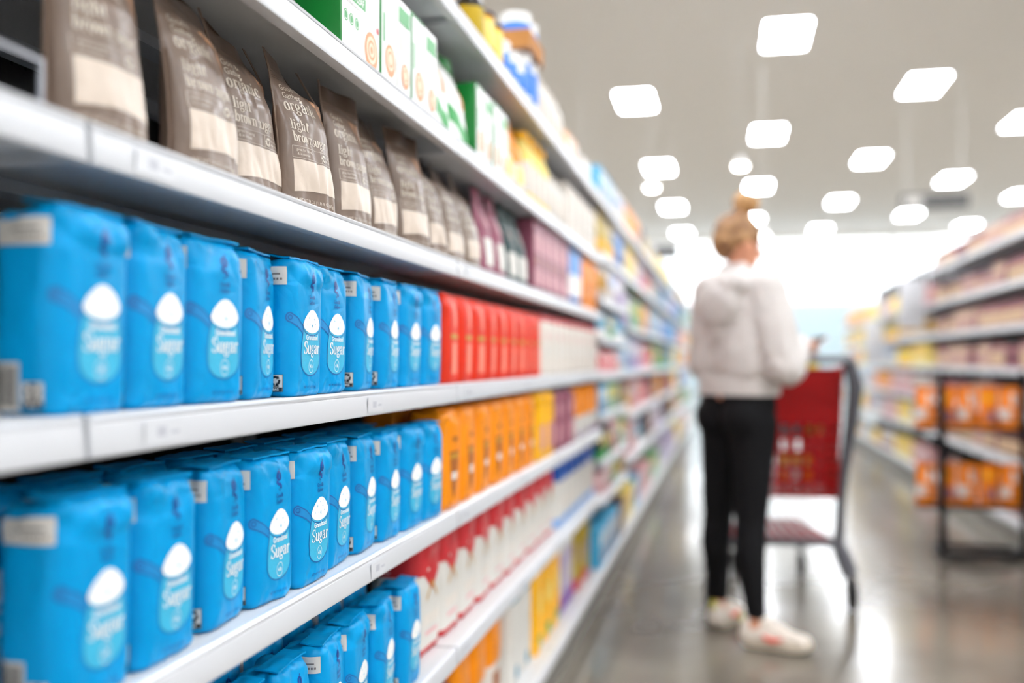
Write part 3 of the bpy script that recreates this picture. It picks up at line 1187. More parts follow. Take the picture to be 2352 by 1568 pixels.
RED_BAG = [bag_proto('red_bag', 'bag', 0.113, 0.078, 0.186, M_RED, [],
                     [(rect2(-0.022, 0.020, 0.026, 0.085), M_REDL, 0.0008), (rect2(-0.030, 0.094, 0.034, 0.104), M_GOLD, 0.0009),
                      (rect2(-0.004, 0.12, 0.018, 0.172), M_REDL, 0.0007)], k) for k in (1, 2)]
cone = [(-0.028, 0.120), (-0.014, 0.040), (0.0, 0.018), (0.014, 0.040), (0.028, 0.120)]
CREAM_BAG = [bag_proto('cream_bag', 'bag', 0.124, 0.084, 0.190, M_CRE, [], [(rect2(-0.03, 0.06, 0.03, 0.10), M_OFFW, 0.0008)], 31)]
ORANGE_BAG = [bag_proto('orange_bag', 'bag', 0.126, 0.080, 0.205, M_ORG, [],
                        [(poly2(cone), M_BRN, 0.0008), (rect2(-0.018, 0.060, 0.018, 0.076), M_CRE, 0.0011),
                         (rect2(-0.024, 0.105, 0.024, 0.114), M_GOLD, 0.0011), (rect2(-0.01, 0.14, 0.02, 0.15), M_BRN, 0.0008)], k) for k in (3, 4)]
YELLOW_BAG = [bag_proto('yellow_bag', 'bag', 0.125, 0.080, 0.205, M_YEL, [], [(rect2(-0.03, 0.03, 0.03, 0.11), M_MAUVEL, 0.0008)], 5)]
MAUVE_BAG = [bag_proto('mauve_bag', 'bag', 0.125, 0.080, 0.200, M_MAUVE, [],
                       [(disc2(0, 0.14, 0.028), M_MAUVEL, 0.0008), (rect2(-0.03, 0.03, 0.03, 0.09), M_MAUVEL, 0.0008)], 6)]
WHITE_BAG = [bag_proto('white_bag', 'bag', 0.118, 0.084, 0.190, M_CRE, [(0.176, 0.30, M_FRED)],
                       [(rect2(-0.03, 0.06, 0.03, 0.10), M_OFFW, 0.0008), (disc2(0.01, 0.125, 0.014), M_PINK, 0.0010)], k) for k in (7, 8)]
FLOUR = [bag_proto('flour_bag', 'bag of flour', 0.145, 0.105, 0.232, M_OFFW, [(0.0, 0.014, M_FRED), (0.164, 0.40, M_FRED)],
                   [(poly2([(-0.045, 0.165), (0.0, 0.128), (0.045, 0.165)]), M_FRED, 0.0007),
                    (poly2([(-0.03, 0.118), (0.0, 0.150), (0.03, 0.118), (0.03, 0.108), (0, 0.140), (-0.03, 0.108)]), M_GOLD, 0.0009),
                    (rect2(-0.045, 0.060, 0.045, 0.082), M_CRE, 0.0009), (rect2(-0.035, 0.04, 0.035, 0.048), M_PINK, 0.0009),
                    (disc2(-0.02, 0.172, 0.004), M_WINK, 0.0009)]
                   + [(rect2(-0.17, z, -0.10, z + 0.002), M_GREYINK, 0.0008) for z in (0.07, 0.08, 0.09, 0.10, 0.12, 0.13)]
                   + [(rect2(-0.15, 0.02, -0.115, 0.045), M_GREYINK, 0.0008), (rect2(-0.14, 0.170, -0.118, 0.174), M_PINK, 0.0008)], k, ns=56, nz=30) for k in (9, 10)]
BLUEW_BAG = [bag_proto('white_blue_bag', 'bag', 0.150, 0.100, 0.225, M_OFFW, [(0.0, 0.03, M_LBLUE), (0.165, 0.4, M_DBLUE)],
                       [(rect2(-0.04, 0.07, 0.04, 0.11), M_CRE, 0.0009)], 11)]
ROSE_BAG = [bag_proto('rose_brown_bag', 'bag', 0.150, 0.110, 0.215, M_ROSE, [], [(rect2(-0.03, 0.03, 0.03, 0.10), M_MAUVEL, 0.0008)], 12)]
ORGB = [bag_proto('orange_flour_bag', 'bag', 0.155, 0.12, 0.270, M_ORG, [(0.0, 0.12, M_CRE)], [(rect2(-0.04, 0.05, 0.04, 0.10), M_BRN, 0.0008)], 13)]
TEALW = [bag_proto('white_teal_bag', 'bag', 0.150, 0.11, 0.300, M_OFFW, [(0.25, 0.5, M_TEALP)], [(disc2(0, 0.04, 0.02), M_TEALP, 0.0008)], 14)]
YELB = [bag_proto('tall_yellow_bag', 'bag', 0.160, 0.12, 0.300, M_YEL, [], [(rect2(-0.04, 0.02, 0.03, 0.06), M_GRNL, 0.0008), (disc2(0, 0.16, 0.04), M_LEMON, 0.0008)], 15)]
OLIB = [bag_proto('olive_bag', 'bag', 0.160, 0.12, 0.270, M_OLIVE, [(0.0, 0.05, M_FRED)], [(rect2(-0.04, 0.1, 0.04, 0.18), M_LILAC, 0.0008)], 16)]
PURW = [bag_proto('white_purple_bag', 'bag', 0.150, 0.11, 0.270, M_LILAC, [(0.0, 0.06, M_VIOL), (0.22, 0.5, M_OFFW)], [(rect2(-0.04, 0.1, 0.04, 0.18), M_CRE, 0.0008)], 17)]


def soft_pouch(name, cat, Wd, D, H, m, bands, patches, seed, lean=0.02, ns=36, nz=22):
    pos, per = pouch_pos(seed * 1.9, Wd, H, D, lean, 1.0)
    t = Tube(per, H, ns, nz, pos)
    mb = MB()
    t.body(mb, m, bands=bands)
    print_on(mb, t, [(cut2(sh, per, H, ns, nz), mm, l) for sh, mm, l in patches])
    z = MB()
    zz = t.at(0, H * 0.85)
    z.box(zz[0] + 0.0004, zz[0] + 0.002, -Wd * 0.45, Wd * 0.45, H * 0.845, H * 0.855, m)
    return Proto(name, cat, [('pouch_body', mb.mesh(name, angle=60), None), ('zip_strip', z.mesh('zip_strip'), None)])


MPOUCH = [soft_pouch('mauve_pouch', 'pouch', 0.13, 0.055, 0.215, M_MAUVE, [], [(rect2(-0.045, 0.02, 0.045, 0.09), M_OFFW, 0.0008), (rect2(-0.03, 0.12, 0.01, 0.15), M_MAUVEL, 0.0008)], 1)]
GPOUCH = [soft_pouch('dark_green_pouch', 'pouch', 0.13, 0.055, 0.215, M_DGRN, [], [(rect2(-0.045, 0.02, 0.045, 0.085), M_OFFW, 0.0008), (rect2(-0.03, 0.12, 0.01, 0.15), M_GREYINK, 0.0008)], 2)]
WPOUCH = [soft_pouch('white_green_pouch', 'pouch', 0.15, 0.07, 0.215, M_WINK, [(0.0, 0.05, M_WINK)],
                     [(poly2([(-0.07, 0.10), (0.07, 0.02), (0.07, 0.0), (0.04, 0.0), (-0.07, 0.06)]), M_GRNL, 0.0008), (rect2(0.0, 0.09, 0.045, 0.14), M_CUP, 0.0009),
                      (poly2([(-0.06, 0.214), (0.07, 0.214), (0.07, 0.15)]), M_GREEN, 0.0008)], 3)]
YPOUCH = [soft_pouch('yellow_pouch', 'pouch', 0.13, 0.06, 0.215, M_ORG, [(0.0, 0.09, M_CRE)], [(rect2(-0.04, 0.03, 0.02, 0.08), M_LEMON, 0.0008), (rect2(0.03, 0.08, 0.06, 0.2), M_OLIVE, 0.0008)], 4)]


def carton(name, cat, Wd, D, H, m, front, extra=(), lid=None):
    b = MB()
    b.box(-D, 0, -Wd / 2, Wd / 2, 0, H, m, bev=0.0012)
    parts = [('carton_body', b.mesh(name, angle=30), None)]
    f = MB()
    for (sh, mm, l) in front:
        f.add([(l, y, z) for y, z in sh[0]] + [(-0.0001, y, z) for y, z in sh[0]], [q for q in sh[1]], mm)
    parts.append(('front_print', f.mesh('front_print', smooth=False), None))
    s = MB()
    for (sh, mm, l) in extra:
        s.add([(x, -Wd / 2 - l, z) for x, z in sh[0]], sh[1], mm)
    if extra:
        parts.append(('side_print', s.mesh('side_print', smooth=False), None))
    c = MB()
    c.box(-D * 0.98, -D * 0.02, -Wd * 0.49, Wd * 0.49, H, H + 0.0015, m)
    c.box(-D * 0.7, -D * 0.02, -Wd * 0.49, Wd * 0.49, H + 0.0015, H + 0.003, m)
    parts.append(('top_flap', c.mesh('top_flap', smooth=False), None))
    return Proto(name, cat, parts)


def cupart(cx, cz, r):
    return [(disc2(cx, cz, r, r * 1.05), M_CUP, 0.0007), (disc2(cx, cz + r * 0.1, r * 0.72), M_CUPL, 0.0010),
            (ring2(cx, cz + r * 0.1, r * 0.45, r * 0.16), M_CUP, 0.0012), (disc2(cx, cz + r * 0.1, r * 0.2), M_CUP, 0.0012)]


STEVIA = carton('stevia_carton', 'box', 0.170, 0.075, 0.165, M_GREEN,
                [(rect2(-0.079, 0.004, 0.083, 0.161), M_WINK, 0.0004), (sans('truvia', 0.026, -0.07, 0.120, sx=1.0), M_GRNL, 0.0009),
                 (rect2(-0.075, 0.088, 0.020, 0.108), M_GRNL, 0.0007), (sans('STEVIA LEAF', 0.0125, -0.072, 0.0915, bold=0.01, sx=0.86), M_WINK, 0.0010),
                 (sans('SWEETENER PACKETS', 0.005, -0.072, 0.079), M_GREYINK, 0.0008)]
                + [(disc2(x, 0.057, 0.0095), M_GRNL, 0.0007) for x in (-0.064, -0.041, -0.018)]
                + [(ring2(x, 0.057, 0.0065, 0.0012, 16), M_WINK, 0.0009) for x in (-0.064, -0.041, -0.018)]
                + cupart(0.046, 0.032, 0.031) + [(disc2(0.074, 0.075, 0.006), M_FRED, 0.0009)],
                [(sans('SWEETENED', 0.009, -0.058, 0.118, bold=0.02), M_WINK, 0.0005),
                 (poly2([(-0.03, 0.104), (-0.018, 0.098), (-0.006, 0.108), (-0.018, 0.112)]), M_OLIVE, 0.0005)])
STEVIAS = carton('small_sweetener_carton', 'box', 0.082, 0.06, 0.172, M_GREEN,
                 [(rect2(-0.034, 0.004, 0.039, 0.168), M_WINK, 0.0004), (rect2(-0.028, 0.07, -0.018, 0.12), M_GRNL, 0.0007)] + cupart(0.008, 0.045, 0.027)[:3])
STEVIAW = carton('white_sweetener_carton', 'box', 0.075, 0.06, 0.170, M_WINK,
                 [(rect2(-0.03, 0.13, 0.03, 0.16), M_GRNL, 0.0006), (rect2(-0.03, 0.08, 0.0, 0.12), M_OFFW, 0.0006)] + cupart(0.006, 0.04, 0.022)[:3])
MBLOCK = carton('mauve_carton', 'box', 0.13, 0.09, 0.215, M_MAUVE, [(rect2(-0.05, 0.12, 0.055, 0.18), M_MAUVEL, 0.0006), (rect2(-0.05, 0.02, 0.055, 0.07), M_MAUVEL, 0.0006), (rect2(-0.05, 0.08, 0.02, 0.11), M_ROSE, 0.0006)])


def gen_carton(i, m, m2, m3, Wd=0.14, H=0.19, D=0.09):
    return carton('carton', 'box', Wd, D, H, m, [(rect2(-Wd * 0.4, H * 0.5, Wd * 0.4, H * 0.85), m2, 0.0006), (disc2(0, H * 0.26, Wd * 0.22), m3, 0.0007)])


def bottle(name, cat, r, H, m, mcap, mlab, neck=0.45, shoulder=0.66):
    b = MB()
    b.lathe([(r * 0.9, 0), (r, 0.006), (r, H * shoulder), (r * 0.9, H * (shoulder + 0.08)), (r * neck, H * 0.86), (r * neck, H * 0.90)], m, 20)
    c = MB(); c.lathe([(r * neck * 1.25, H * 0.885), (r * neck * 1.25, H * 0.99), (r * neck * 1.1, H)], mcap, 18)
    l = MB(); l.lathe([(r * 1.012, H * 0.14), (r * 1.02, H * 0.15), (r * 1.02, H * 0.56), (r * 1.012, H * 0.57)], mlab, 20)
    return Proto(name, cat, [('bottle_body', b.mesh(name), None), ('cap', c.mesh('cap'), None), ('label', l.mesh('label'), None)])


def can(name, cat, r, H, m, mlid, mlab, seg=24, z0=0.25, z1=0.8):
    b = MB(); b.lathe([(r * 0.97, 0), (r, 0.003), (r, H * 0.93), (r * 0.97, H * 0.94)], m, seg)
    c = MB(); c.lathe([(r * 1.03, H * 0.90), (r * 1.03, H * 0.985), (r * 0.98, H)], mlid, seg)
    l = MB(); l.lathe([(r * 1.006, H * z0), (r * 1.012, H * z0 + 0.001), (r * 1.012, H * z1), (r * 1.006, H * z1 + 0.001)], mlab, seg)
    return Proto(name, cat, [('can_body', b.mesh(name), None), ('lid', c.mesh('lid'), None), ('label', l.mesh('label'), None)])


SWEET_BOT = bottle('yellow_top_bottle', 'bottle', 0.045, 0.215, M_LEMON, M_YEL, M_CRE, 0.6, 0.62)
WHITE_BOT = bottle('white_bottle', 'bottle', 0.045, 0.17, M_OFFW, M_CRE, M_CRE, 0.5, 0.68)
DARK_BOT = bottle('dark_bottle', 'bottle', 0.04, 0.17, C('dark_glass', (40, 34, 22), 0.2), C('blue_cap', (30, 40, 150), 0.4), M_OLIVE, 0.4, 0.6)
BLUE_CAN = can('blue_canister', 'canister', 0.045, 0.174, M_WINK, M_WINK, C('canister_blue', (64, 132, 226), 0.4))
BLUE_CANS = can('small_blue_canister', 'canister', 0.046, 0.115, M_WINK, M_WINK, MATS['canister_blue'], z0=0.3, z1=0.72)
YEL_CAN = can('yellow_canister', 'canister', 0.045, 0.12, M_YEL, M_JDARK, M_LEMON)

# ------------------------------------------------------------------ stocking the near shelves
rg = random.Random(5)
ORD = ['first', 'second', 'third', 'fourth', 'fifth', 'sixth', 'seventh', 'eighth', 'ninth', 'tenth', 'eleventh', 'twelfth', 'thirteenth', 'fourteenth']
XB = -0.567   # front of the goods
# (visible far edge y, turn in degrees, set-back)
A_ROW = [(0.843, 0, 0.0), (0.957, 3, 0.003), (1.070, -4, 0.0), (1.196, 11, 0.013), (1.310, 1, 0.000), (1.423, -2, 0.009),
         (1.553, 10, 0.008), (1.669, 5, 0.004), (1.784, 0, 0.002), (1.904, -4, 0.0)]
B_ROW = [(0.853, 0, 0.0), (0.975, 0, 0.002), (1.112, 7, 0.012), (1.227, -2, 0.006), (1.342, -1, 0.000), (1.458, 4, 0.012),
         (1.575, 7, 0.012), (1.687, 3, 0.008), (1.799, -2, 0.004), (1.911, -5, 0.000)]
F_ROW = [(1.055, 4, 0.010), (1.176, 8, 0.004), (1.249, 3, 0.006), (1.339, 6, 0.0), (1.489, 14, 0.004), (1.620, 6, 0.004), (1.745, 12, 0.008), (1.792, 2, -0.014)]


def sugar_row(row, z, where, first='leftmost'):
    n = len(row)
    for i, (ye, a, sb) in enumerate(row):
        pr = SUGAR[i % 4]
        yc = ye - 0.0440 + 0.02 * abs(sin(radians(a)))
        lab = 'blue paper sugar bag, %s from the left %s' % (ORD[i] if i else 'first', where)
        if i == n - 1:
            lab = 'blue paper sugar bag at the right end %s' % where
        pr.put(lab, (XB - SD / 2 - sb, yc, z + 0.001), radians(a), 'blue sugar bags in the front rows')


sugar_row(A_ROW, 1.050, 'of the upper sugar row')
sugar_row(B_ROW, 0.787, 'of the middle sugar row')
F_ROW = [(1.040, 4, 0.008), (1.165, 8, 0.004), (1.290, 3, 0.006), (1.415, 7, 0.003), (1.525, 6, 0.006), (1.648, 6, 0.004), (1.780, 2, 0.0)]
sugar_row(F_ROW, 0.500, 'of the lowest sugar row')
for z, y0, n, w in ((0.787, 0.79, 9, 'middle'), (0.500, 1.10, 6, 'lowest')):
    for i in range(n):
        SUGAR[(i + 2) % 4].put('blue sugar bag standing in the second rank behind the %s sugar row' % w,
                               (XB - SD * 1.5 - 0.024 - 0.004 * rg.random(), y0 + 0.1215 * i, z + 0.001), radians(rg.uniform(-3, 3)),
                               'second-rank sugar bags on the %s sugar shelf' % w)

# brown sugar pouches: (y of middle, turn, set-back, proto, wait)
PROW = [(0.846, -2, 0.000, 0), (1.043, 1, 0.002, 1), (1.203, -4, 0.026, 2), (1.326, -7, 0.000, 3), (1.500, -3, 0.004, 4),
        (1.655, -1, 0.010, 1), (1.805, -9, 0.000, 0), (1.955, 2, 0.004, 3), (2.105, 0, 0.006, 2), (2.250, 3, 0.004, 1)]
for i, (y, a, sb, k) in enumerate(PROW):
    lab = 'brown sugar pouch with cream window, %s from the left on its shelf' % ORD[i]
    if i == 0:
        lab = 'big blurred brown sugar pouch at the left end of the pouch row'
    if i == 3:
        lab = 'sharp brown sugar pouch reading light brown sugar, fourth from the left'
    POUCH[k].put(lab, (XB - 0.036 - sb, y, 1.3135), radians(a), 'brown sugar pouches', scale=1.0 if i < 7 else (1, 1, 0.965))


def row(protos, xs, z, x, cat_label, group, turn=3.0, first=None, last=None, rise=0.001):
    for i, y in enumerate(xs):
        lab = cat_label
        if i == 0 and first:
            lab = first
        if i == len(xs) - 1 and last:
            lab = last
        protos[i % len(protos)].put(lab, (x, y, z + rise), radians(rg.uniform(-turn, turn)), group)


def ys(a, b, n):
    return [a + (b - a) * (i + 0.5) / n for i in range(n)]


# upper sugar shelf: red bags then white bags
row(RED_BAG, ys(1.945, 3.02, 9), 1.050, XB - 0.040, 'red paper bag in the block of red bags right of the blue sugar', 'red bags',
    first='red paper bag touching the right end of the upper blue sugar row', last='last red bag, next to the white bags')
row(RED_BAG, ys(1.75, 3.0, 9), 1.050, XB - 0.145, 'red paper bag in the rank behind the front red bags', 'red bags in the rear rank')
row(WHITE_BAG, ys(3.04, 4.40, 11), 1.050, XB - 0.043, 'white bag with a red top beyond the red bags', 'white bags with red tops')
# middle shelf: orange, yellow, mauve, orange and white
row(ORANGE_BAG, ys(1.935, 2.92, 7), 0.787, XB - 0.041, 'orange bag with a brown print beside the middle blue sugar row', 'orange bags with brown print',
    first='orange bag touching the right end of the middle blue sugar row')
row(YELLOW_BAG, ys(2.94, 3.24, 2), 0.787, XB - 0.038, 'plain yellow bag between the orange bags and the mauve bags', 'yellow bags on the middle shelf')
row(MAUVE_BAG, ys(3.26, 3.72, 3), 0.787, XB - 0.041, 'mauve bag with pale circle right of the yellow bags', 'mauve bags on the middle shelf')
row([bag_proto('orange_white_bag', 'bag', 0.12, 0.08, 0.20, M_ORG, [(0.0, 0.09, M_OFFW)], [(rect2(-0.04, 0.01, 0.04, 0.03), M_VIOL, 0.0008)], 21)],
    ys(3.74, 4.40, 5), 0.787, XB - 0.041, 'bag with orange top and white foot at the end of the middle shelf', 'orange and white bags')
row(ORANGE_BAG, ys(1.95, 3.1, 8), 0.787, XB - 0.150, 'orange bag in the rank behind the front orange bags', 'orange bags in the rear rank')
# lower shelf: flour, then white and blue
row(FLOUR, ys(1.87, 3.42, 10), 0.500, XB - 0.085, 'white flour bag with red top and red foot on the lower shelf', 'flour bags with red tops',
    first='nearest white flour bag with a dark red top, right of the lowest sugar row')
row(BLUEW_BAG, ys(3.44, 4.40, 6), 0.500, XB - 0.070, 'white bag with a deep blue top beyond the flour bags', 'white bags with blue tops')
# base deck
row(ROSE_BAG, ys(1.55, 2.20, 4), 0.150, -0.675, 'dull rose-brown bag on the bottom shelf at the lower picture edge', 'rose-brown bags')
row(ORGB, ys(2.22, 2.72, 3), 0.150, -0.685, 'orange and white bag on the bottom shelf', 'orange bags on the bottom shelf')
row(TEALW, ys(2.74, 3.05, 2), 0.150, -0.66, 'white bag with a teal top on the bottom shelf left of the yellow bags', 'white and teal bags')
row(YELB, ys(3.07, 3.58, 3), 0.150, -0.66, 'tall yellow bag on the bottom shelf', 'tall yellow bags')
row(PURW, ys(3.60, 3.92, 2), 0.150, -0.66, 'lilac and white bag on the bottom shelf right of the yellow bags', 'lilac bags')
row(OLIB, ys(3.96, 4.40, 2), 0.150, -0.66, 'olive yellow bag with a red foot on the bottom shelf', 'olive bags')
# pouch shelf beyond the brown sugar
row(MPOUCH, ys(2.32, 2.60, 2), 1.313, XB - 0.036, 'mauve pouch with a white lower half right of the brown pouches', 'mauve pouches')
row(GPOUCH, ys(2.61, 2.88, 2), 1.313, XB - 0.036, 'dark green pouch with a white lower half', 'dark green pouches')
row([MBLOCK], ys(2.92, 3.60, 5), 1.313, XB - 0.005, 'tall mauve box on the shelf of the brown pouches', 'mauve boxes', turn=0.6)
row([bag_proto('blue_white_bag', 'bag', 0.13, 0.08, 0.2, M_WINK, [(0.0, 0.03, M_DBLUE), (0.11, 0.3, M_LBLUE)], [], 22)],
    ys(3.62, 3.92, 2), 1.313, XB - 0.041, 'blue and white bag right of the mauve boxes', 'blue and white bags')
row(ORANGE_BAG, ys(3.94, 4.40, 3), 1.313, XB - 0.041, 'orange bag at the far end of the brown pouch shelf', 'orange bags on the pouch shelf')
# sweetener shelf
STEVIA.put('large green and white sweetener box with a coffee cup, leftmost on its shelf', (XB - 0.001, 1.4655, 1.5725), 0, None)
STEVIAS.put('narrow green-edged sweetener box right of the large one', (XB - 0.001, 1.596, 1.5725), 0.0, None)
row([STEVIAW, STEVIAS, STEVIAW], [1.680, 1.762, 1.845], 1.572, XB - 0.001, 'narrow white and green sweetener box', 'narrow sweetener boxes', turn=1)
row(WPOUCH, [1.965, 2.118], 1.572, XB - 0.045, 'white and green pouch among the sweetener boxes', 'white and green pouches', turn=6)
row([STEVIAS, STEVIAW], [2.24, 2.325, 2.412, 2.50], 1.572, XB - 0.001, 'white sweetener box with a green edge left of the yellow pouches', 'far sweetener boxes', turn=1)
row(YPOUCH, [2.62, 2.76], 1.572, XB - 0.036, 'orange-yellow pouch on the sweetener shelf', 'orange-yellow pouches')
row([SWEET_BOT], [2.89, 2.985, 3.08, 3.175], 1.572, XB - 0.05, 'bottle with a yellow cap on the sweetener shelf', 'yellow-capped bottles', turn=40)
row([WHITE_BOT], ys(3.25, 3.55, 3), 1.572, XB - 0.05, 'small white bottle beyond the yellow-capped bottles', 'small white bottles', turn=40)
row(CREAM_BAG, ys(3.58, 4.40, 6), 1.572, XB - 0.05, 'white bag at the far end of the sweetener shelf', 'white bags on the sweetener shelf')
# top shelf
row([carton('peach_carton', 'box', 0.11, 0.09, 0.22, C('peach', (246, 206, 158), 0.45), [(rect2(-0.04, 0.12, 0.04, 0.18), M_YEL, 0.0006)])],
    [1.90, 2.02, 2.14], 1.852, XB - 0.05, 'pale peach box on the top shelf at the upper picture edge', 'peach boxes', turn=1)
DARK_BOT.put('small dark bottle with a blue cap on the top shelf', (XB - 0.045, 2.290, 1.853), 0.3)
DARK_BOT.put('dark bottle behind the small blue-capped one on the top shelf', (XB - 0.20, 2.30, 1.853), 1.3)
row([YEL_CAN], [2.385, 2.482], 1.852, XB - 0.047, 'yellow canister with a dark lid under the cardboard tray', 'yellow canisters', turn=40)
row([BLUE_CANS], [2.60, 2.70, 2.80], 1.852, XB - 0.055, 'short blue canister on the top shelf left of the cardboard tray', 'short blue canisters', turn=40)
row([BLUE_CAN], [2.90, 3.01], 1.852, XB - 0.055, 'tall blue canister on the top shelf right under the cardboard tray', 'blue canisters under the tray', turn=40)
t = thing('cardboard_tray', 'short brown cardboard tray of canisters on top of the blue canisters', 'tray', (XB - 0.055, 2.945, 2.0275))
b = MB(); b.box(-0.055, 0.055, -0.11, 0.11, 0, 0.003, M_CARDD); link('tray_bottom', b.mesh('tray_bottom', smooth=False), t)
b = MB()
b.box(0.052, 0.055, -0.11, 0.11, 0.003, 0.058, M_CARD); b.box(-0.055, -0.052, -0.11, 0.11, 0.003, 0.058, M_CARD)
b.box(-0.052, 0.052, -0.11, -0.107, 0.003, 0.058, M_CARD); b.box(-0.052, 0.052, 0.107, 0.11, 0.003, 0.058, M_CARD)
link('tray_wall', b.mesh('tray_wall', smooth=False), t)
row([BLUE_CANS], [2.893, 2.997], 2.031, XB - 0.055, 'blue canister with white lid standing in the cardboard tray', 'canisters in the tray', turn=40, rise=0.0)
row([WHITE_BOT], ys(3.09, 3.50, 4), 1.852, XB - 0.05, 'white bottle on the top shelf right of the cardboard tray', 'white bottles on the top shelf', turn=40)
row([gen_carton(0, C('peachy', (240, 190, 150), 0.45), M_WINK, M_PINK, 0.12, 0.10)], [3.66, 3.80], 1.852, XB - 0.01, 'low peach and white box on the top shelf', 'low peach boxes', turn=1)
row([gen_carton(0, M_OFFW, M_WINK, M_OFFW, 0.13, 0.09)], [4.05, 4.19], 1.852, XB - 0.01, 'low white box near the end of the top shelf', 'low white boxes', turn=1)

# clear divider on the empty stretch of the pouch shelf
M_ACR = mat('clear_acrylic', (245, 248, 250), 0.0, trans=1.0, spec=0.04)
M_ACR.node_tree.nodes['Principled BSDF'].inputs['IOR'].default_value = 1.01
M_ACRE = mat('acrylic_edge', (170, 172, 180), 0.3)
t = thing('acrylic_divider', 'clear acrylic divider on the empty shelf left of the first brown pouch', 'shelf divider', (-0.585, 0.0, 1.3135))
b = MB(); b.box(-0.0012, 0.0012, 0.30, 0.742, 0.0, 0.046, M_ACR); link('clear_panel', b.mesh('clear_panel', smooth=False), t)
b = MB(); b.box(-0.0022, 0.0022, 0.30, 0.746, 0.046, 0.0495, M_ACRE); b.box(-0.0022, 0.0022, 0.7425, 0.746, 0.0, 0.046, M_ACRE)
link('panel_edge', b.mesh('panel_edge', smooth=False), t)

# ------------------------------------------------------------------ goods of the far shelves
rf = random.Random(21)
GC = [gen_carton(i, a, b_, c_) for i, (a, b_, c_) in enumerate((
    (M_SKY, M_WINK, M_PINK), (M_PINK, M_OFFW, M_ROSE), (M_LEMON, M_YEL, M_OFFW), (M_OFFW, M_LBLUE, M_CRE), (M_ORG, M_YEL, M_WINK), (M_LILAC, M_WINK, M_VIOL),
    (M_GRNL, M_LEMON, M_WINK), (M_TEALP, M_WINK, M_SKY), (M_FRED, M_WINK, M_PINK), (M_CRE, M_PINK, M_GOLD)))]
GN = ['sky-blue', 'pink', 'pale yellow', 'off-white', 'orange', 'lilac', 'green', 'teal', 'red', 'cream']
SHN = ['bottom', 'second', 'third', 'fourth', 'fifth', 'sixth', 'seventh', 'eighth', 'top']
GC = GC[:7]
GN = [n + ' box' for n in GN[:7]]
GC.append(gen_carton(10, M_JDARK, M_JMAUVE, M_GOLD)); GN.append('dark plum box')
for nm, m1, m2, m3, sd in (('mustard pouch', M_OLIVE, M_YEL, M_WINK, 51), ('teal pouch', M_TEALP, M_WINK, M_SKY, 52), ('red pouch', M_FRED, M_PINK, M_WINK, 53), ('dark green pouch', M_DGRN, M_GRNL, M_LEMON, 54)):
    GC.append(soft_pouch('pouch', 'pouch', 0.14, 0.05, 0.19, m1, [(0.0, 0.05, m2)], [(disc2(0, 0.11, 0.03), m3, 0.0008)], sd, lean=0.0, ns=20, nz=10)); GN.append(nm)
for nm, m1, m2, m3 in (('cream canister', M_CRE, M_WINK, M_GOLD), ('rose canister', M_JROSE, M_WINK, M_CRE), ('yellow canister', M_YEL, M_JDARK, M_LEMON), ('deep blue canister', M_DBLUE, M_WINK, M_LBLUE)):
    GC.append(can('canister', 'canister', 0.055, 0.18, m1, m2, m3, seg=16)); GN.append(nm)


def far_goods(x, right, y0, y1, zs, pitch, protos, names, where, hmax, seed, setback=0.012, runs=(2, 5)):
    r = random.Random(seed)
    for si, z in enumerate(zs):
        gap = (zs[si + 1] - z - 0.05) if si + 1 < len(zs) else hmax
        y = y0 + pitch / 2
        while y < y1 - pitch / 2 + 1e-6:
            k = r.randrange(len(protos))
            for _ in range(r.randint(*runs)):
                if y > y1 - pitch / 2 + 1e-6:
                    break
                pr = protos[k]
                hz = 1.0 if gap > 0.2 else gap / 0.2
                hz *= r.uniform(0.93, 1.0)
                nm = names[k]
                shn = 'top' if si == len(zs) - 1 else ('bottom' if si == 0 else SHN[si] + ' lowest')
                lab = '%s on the %s shelf %s' % (nm, shn, where)
                sb_ = setback + (0.05 if pr.name == 'canister' else (0.02 if pr.name == 'pouch' else 0))
                xx = x + (sb_ if right else -sb_)
                pr.put(lab, (xx, y, z + 0.001), pi if right else 0, '%s, %s shelf %s' % (nm, shn, where), scale=(1, 1, hz))
                y += pitch


# left-hand rack beyond the white bags
far_goods(XFL, False, 4.44, 5.62, Z4, 0.155, GC, GN, 'in the closely spaced left bay', 0.15, 31)
far_goods(XFL, False, 5.66, 9.2, ZFAR, 0.21, GC, GN, 'of the left rack beside the shopper', 0.19, 32, setback=0.03)
far_goods(XFL, False, 9.25, 15.3, ZFAR, 0.30, GC, GN, 'in the far end of the left rack', 0.19, 33, setback=0.02)


def jar(name, m, mlid, mlab, r=0.036, H=0.17):
    b = MB(); b.lathe([(r * 0.94, 0), (r, 0.004), (r, H * 0.74), (r * 0.8, H * 0.82), (r * 0.78, H * 0.85)], m, 14, at=(-r, 0, 0))
    c = MB(); c.lathe([(r * 0.86, H * 0.84), (r * 0.86, H * 0.985), (r * 0.80, H)], mlid, 14, at=(-r, 0, 0))
    l = MB(); l.lathe([(r * 1.01, H * 0.12), (r * 1.015, H * 0.13), (r * 1.015, H * 0.60), (r * 1.01, H * 0.61)], mlab, 14, at=(-r, 0, 0))
    return Proto(name, 'jar', [('jar_body', b.mesh(name), None), ('lid', c.mesh('lid'), None), ('label', l.mesh('label'), None)])


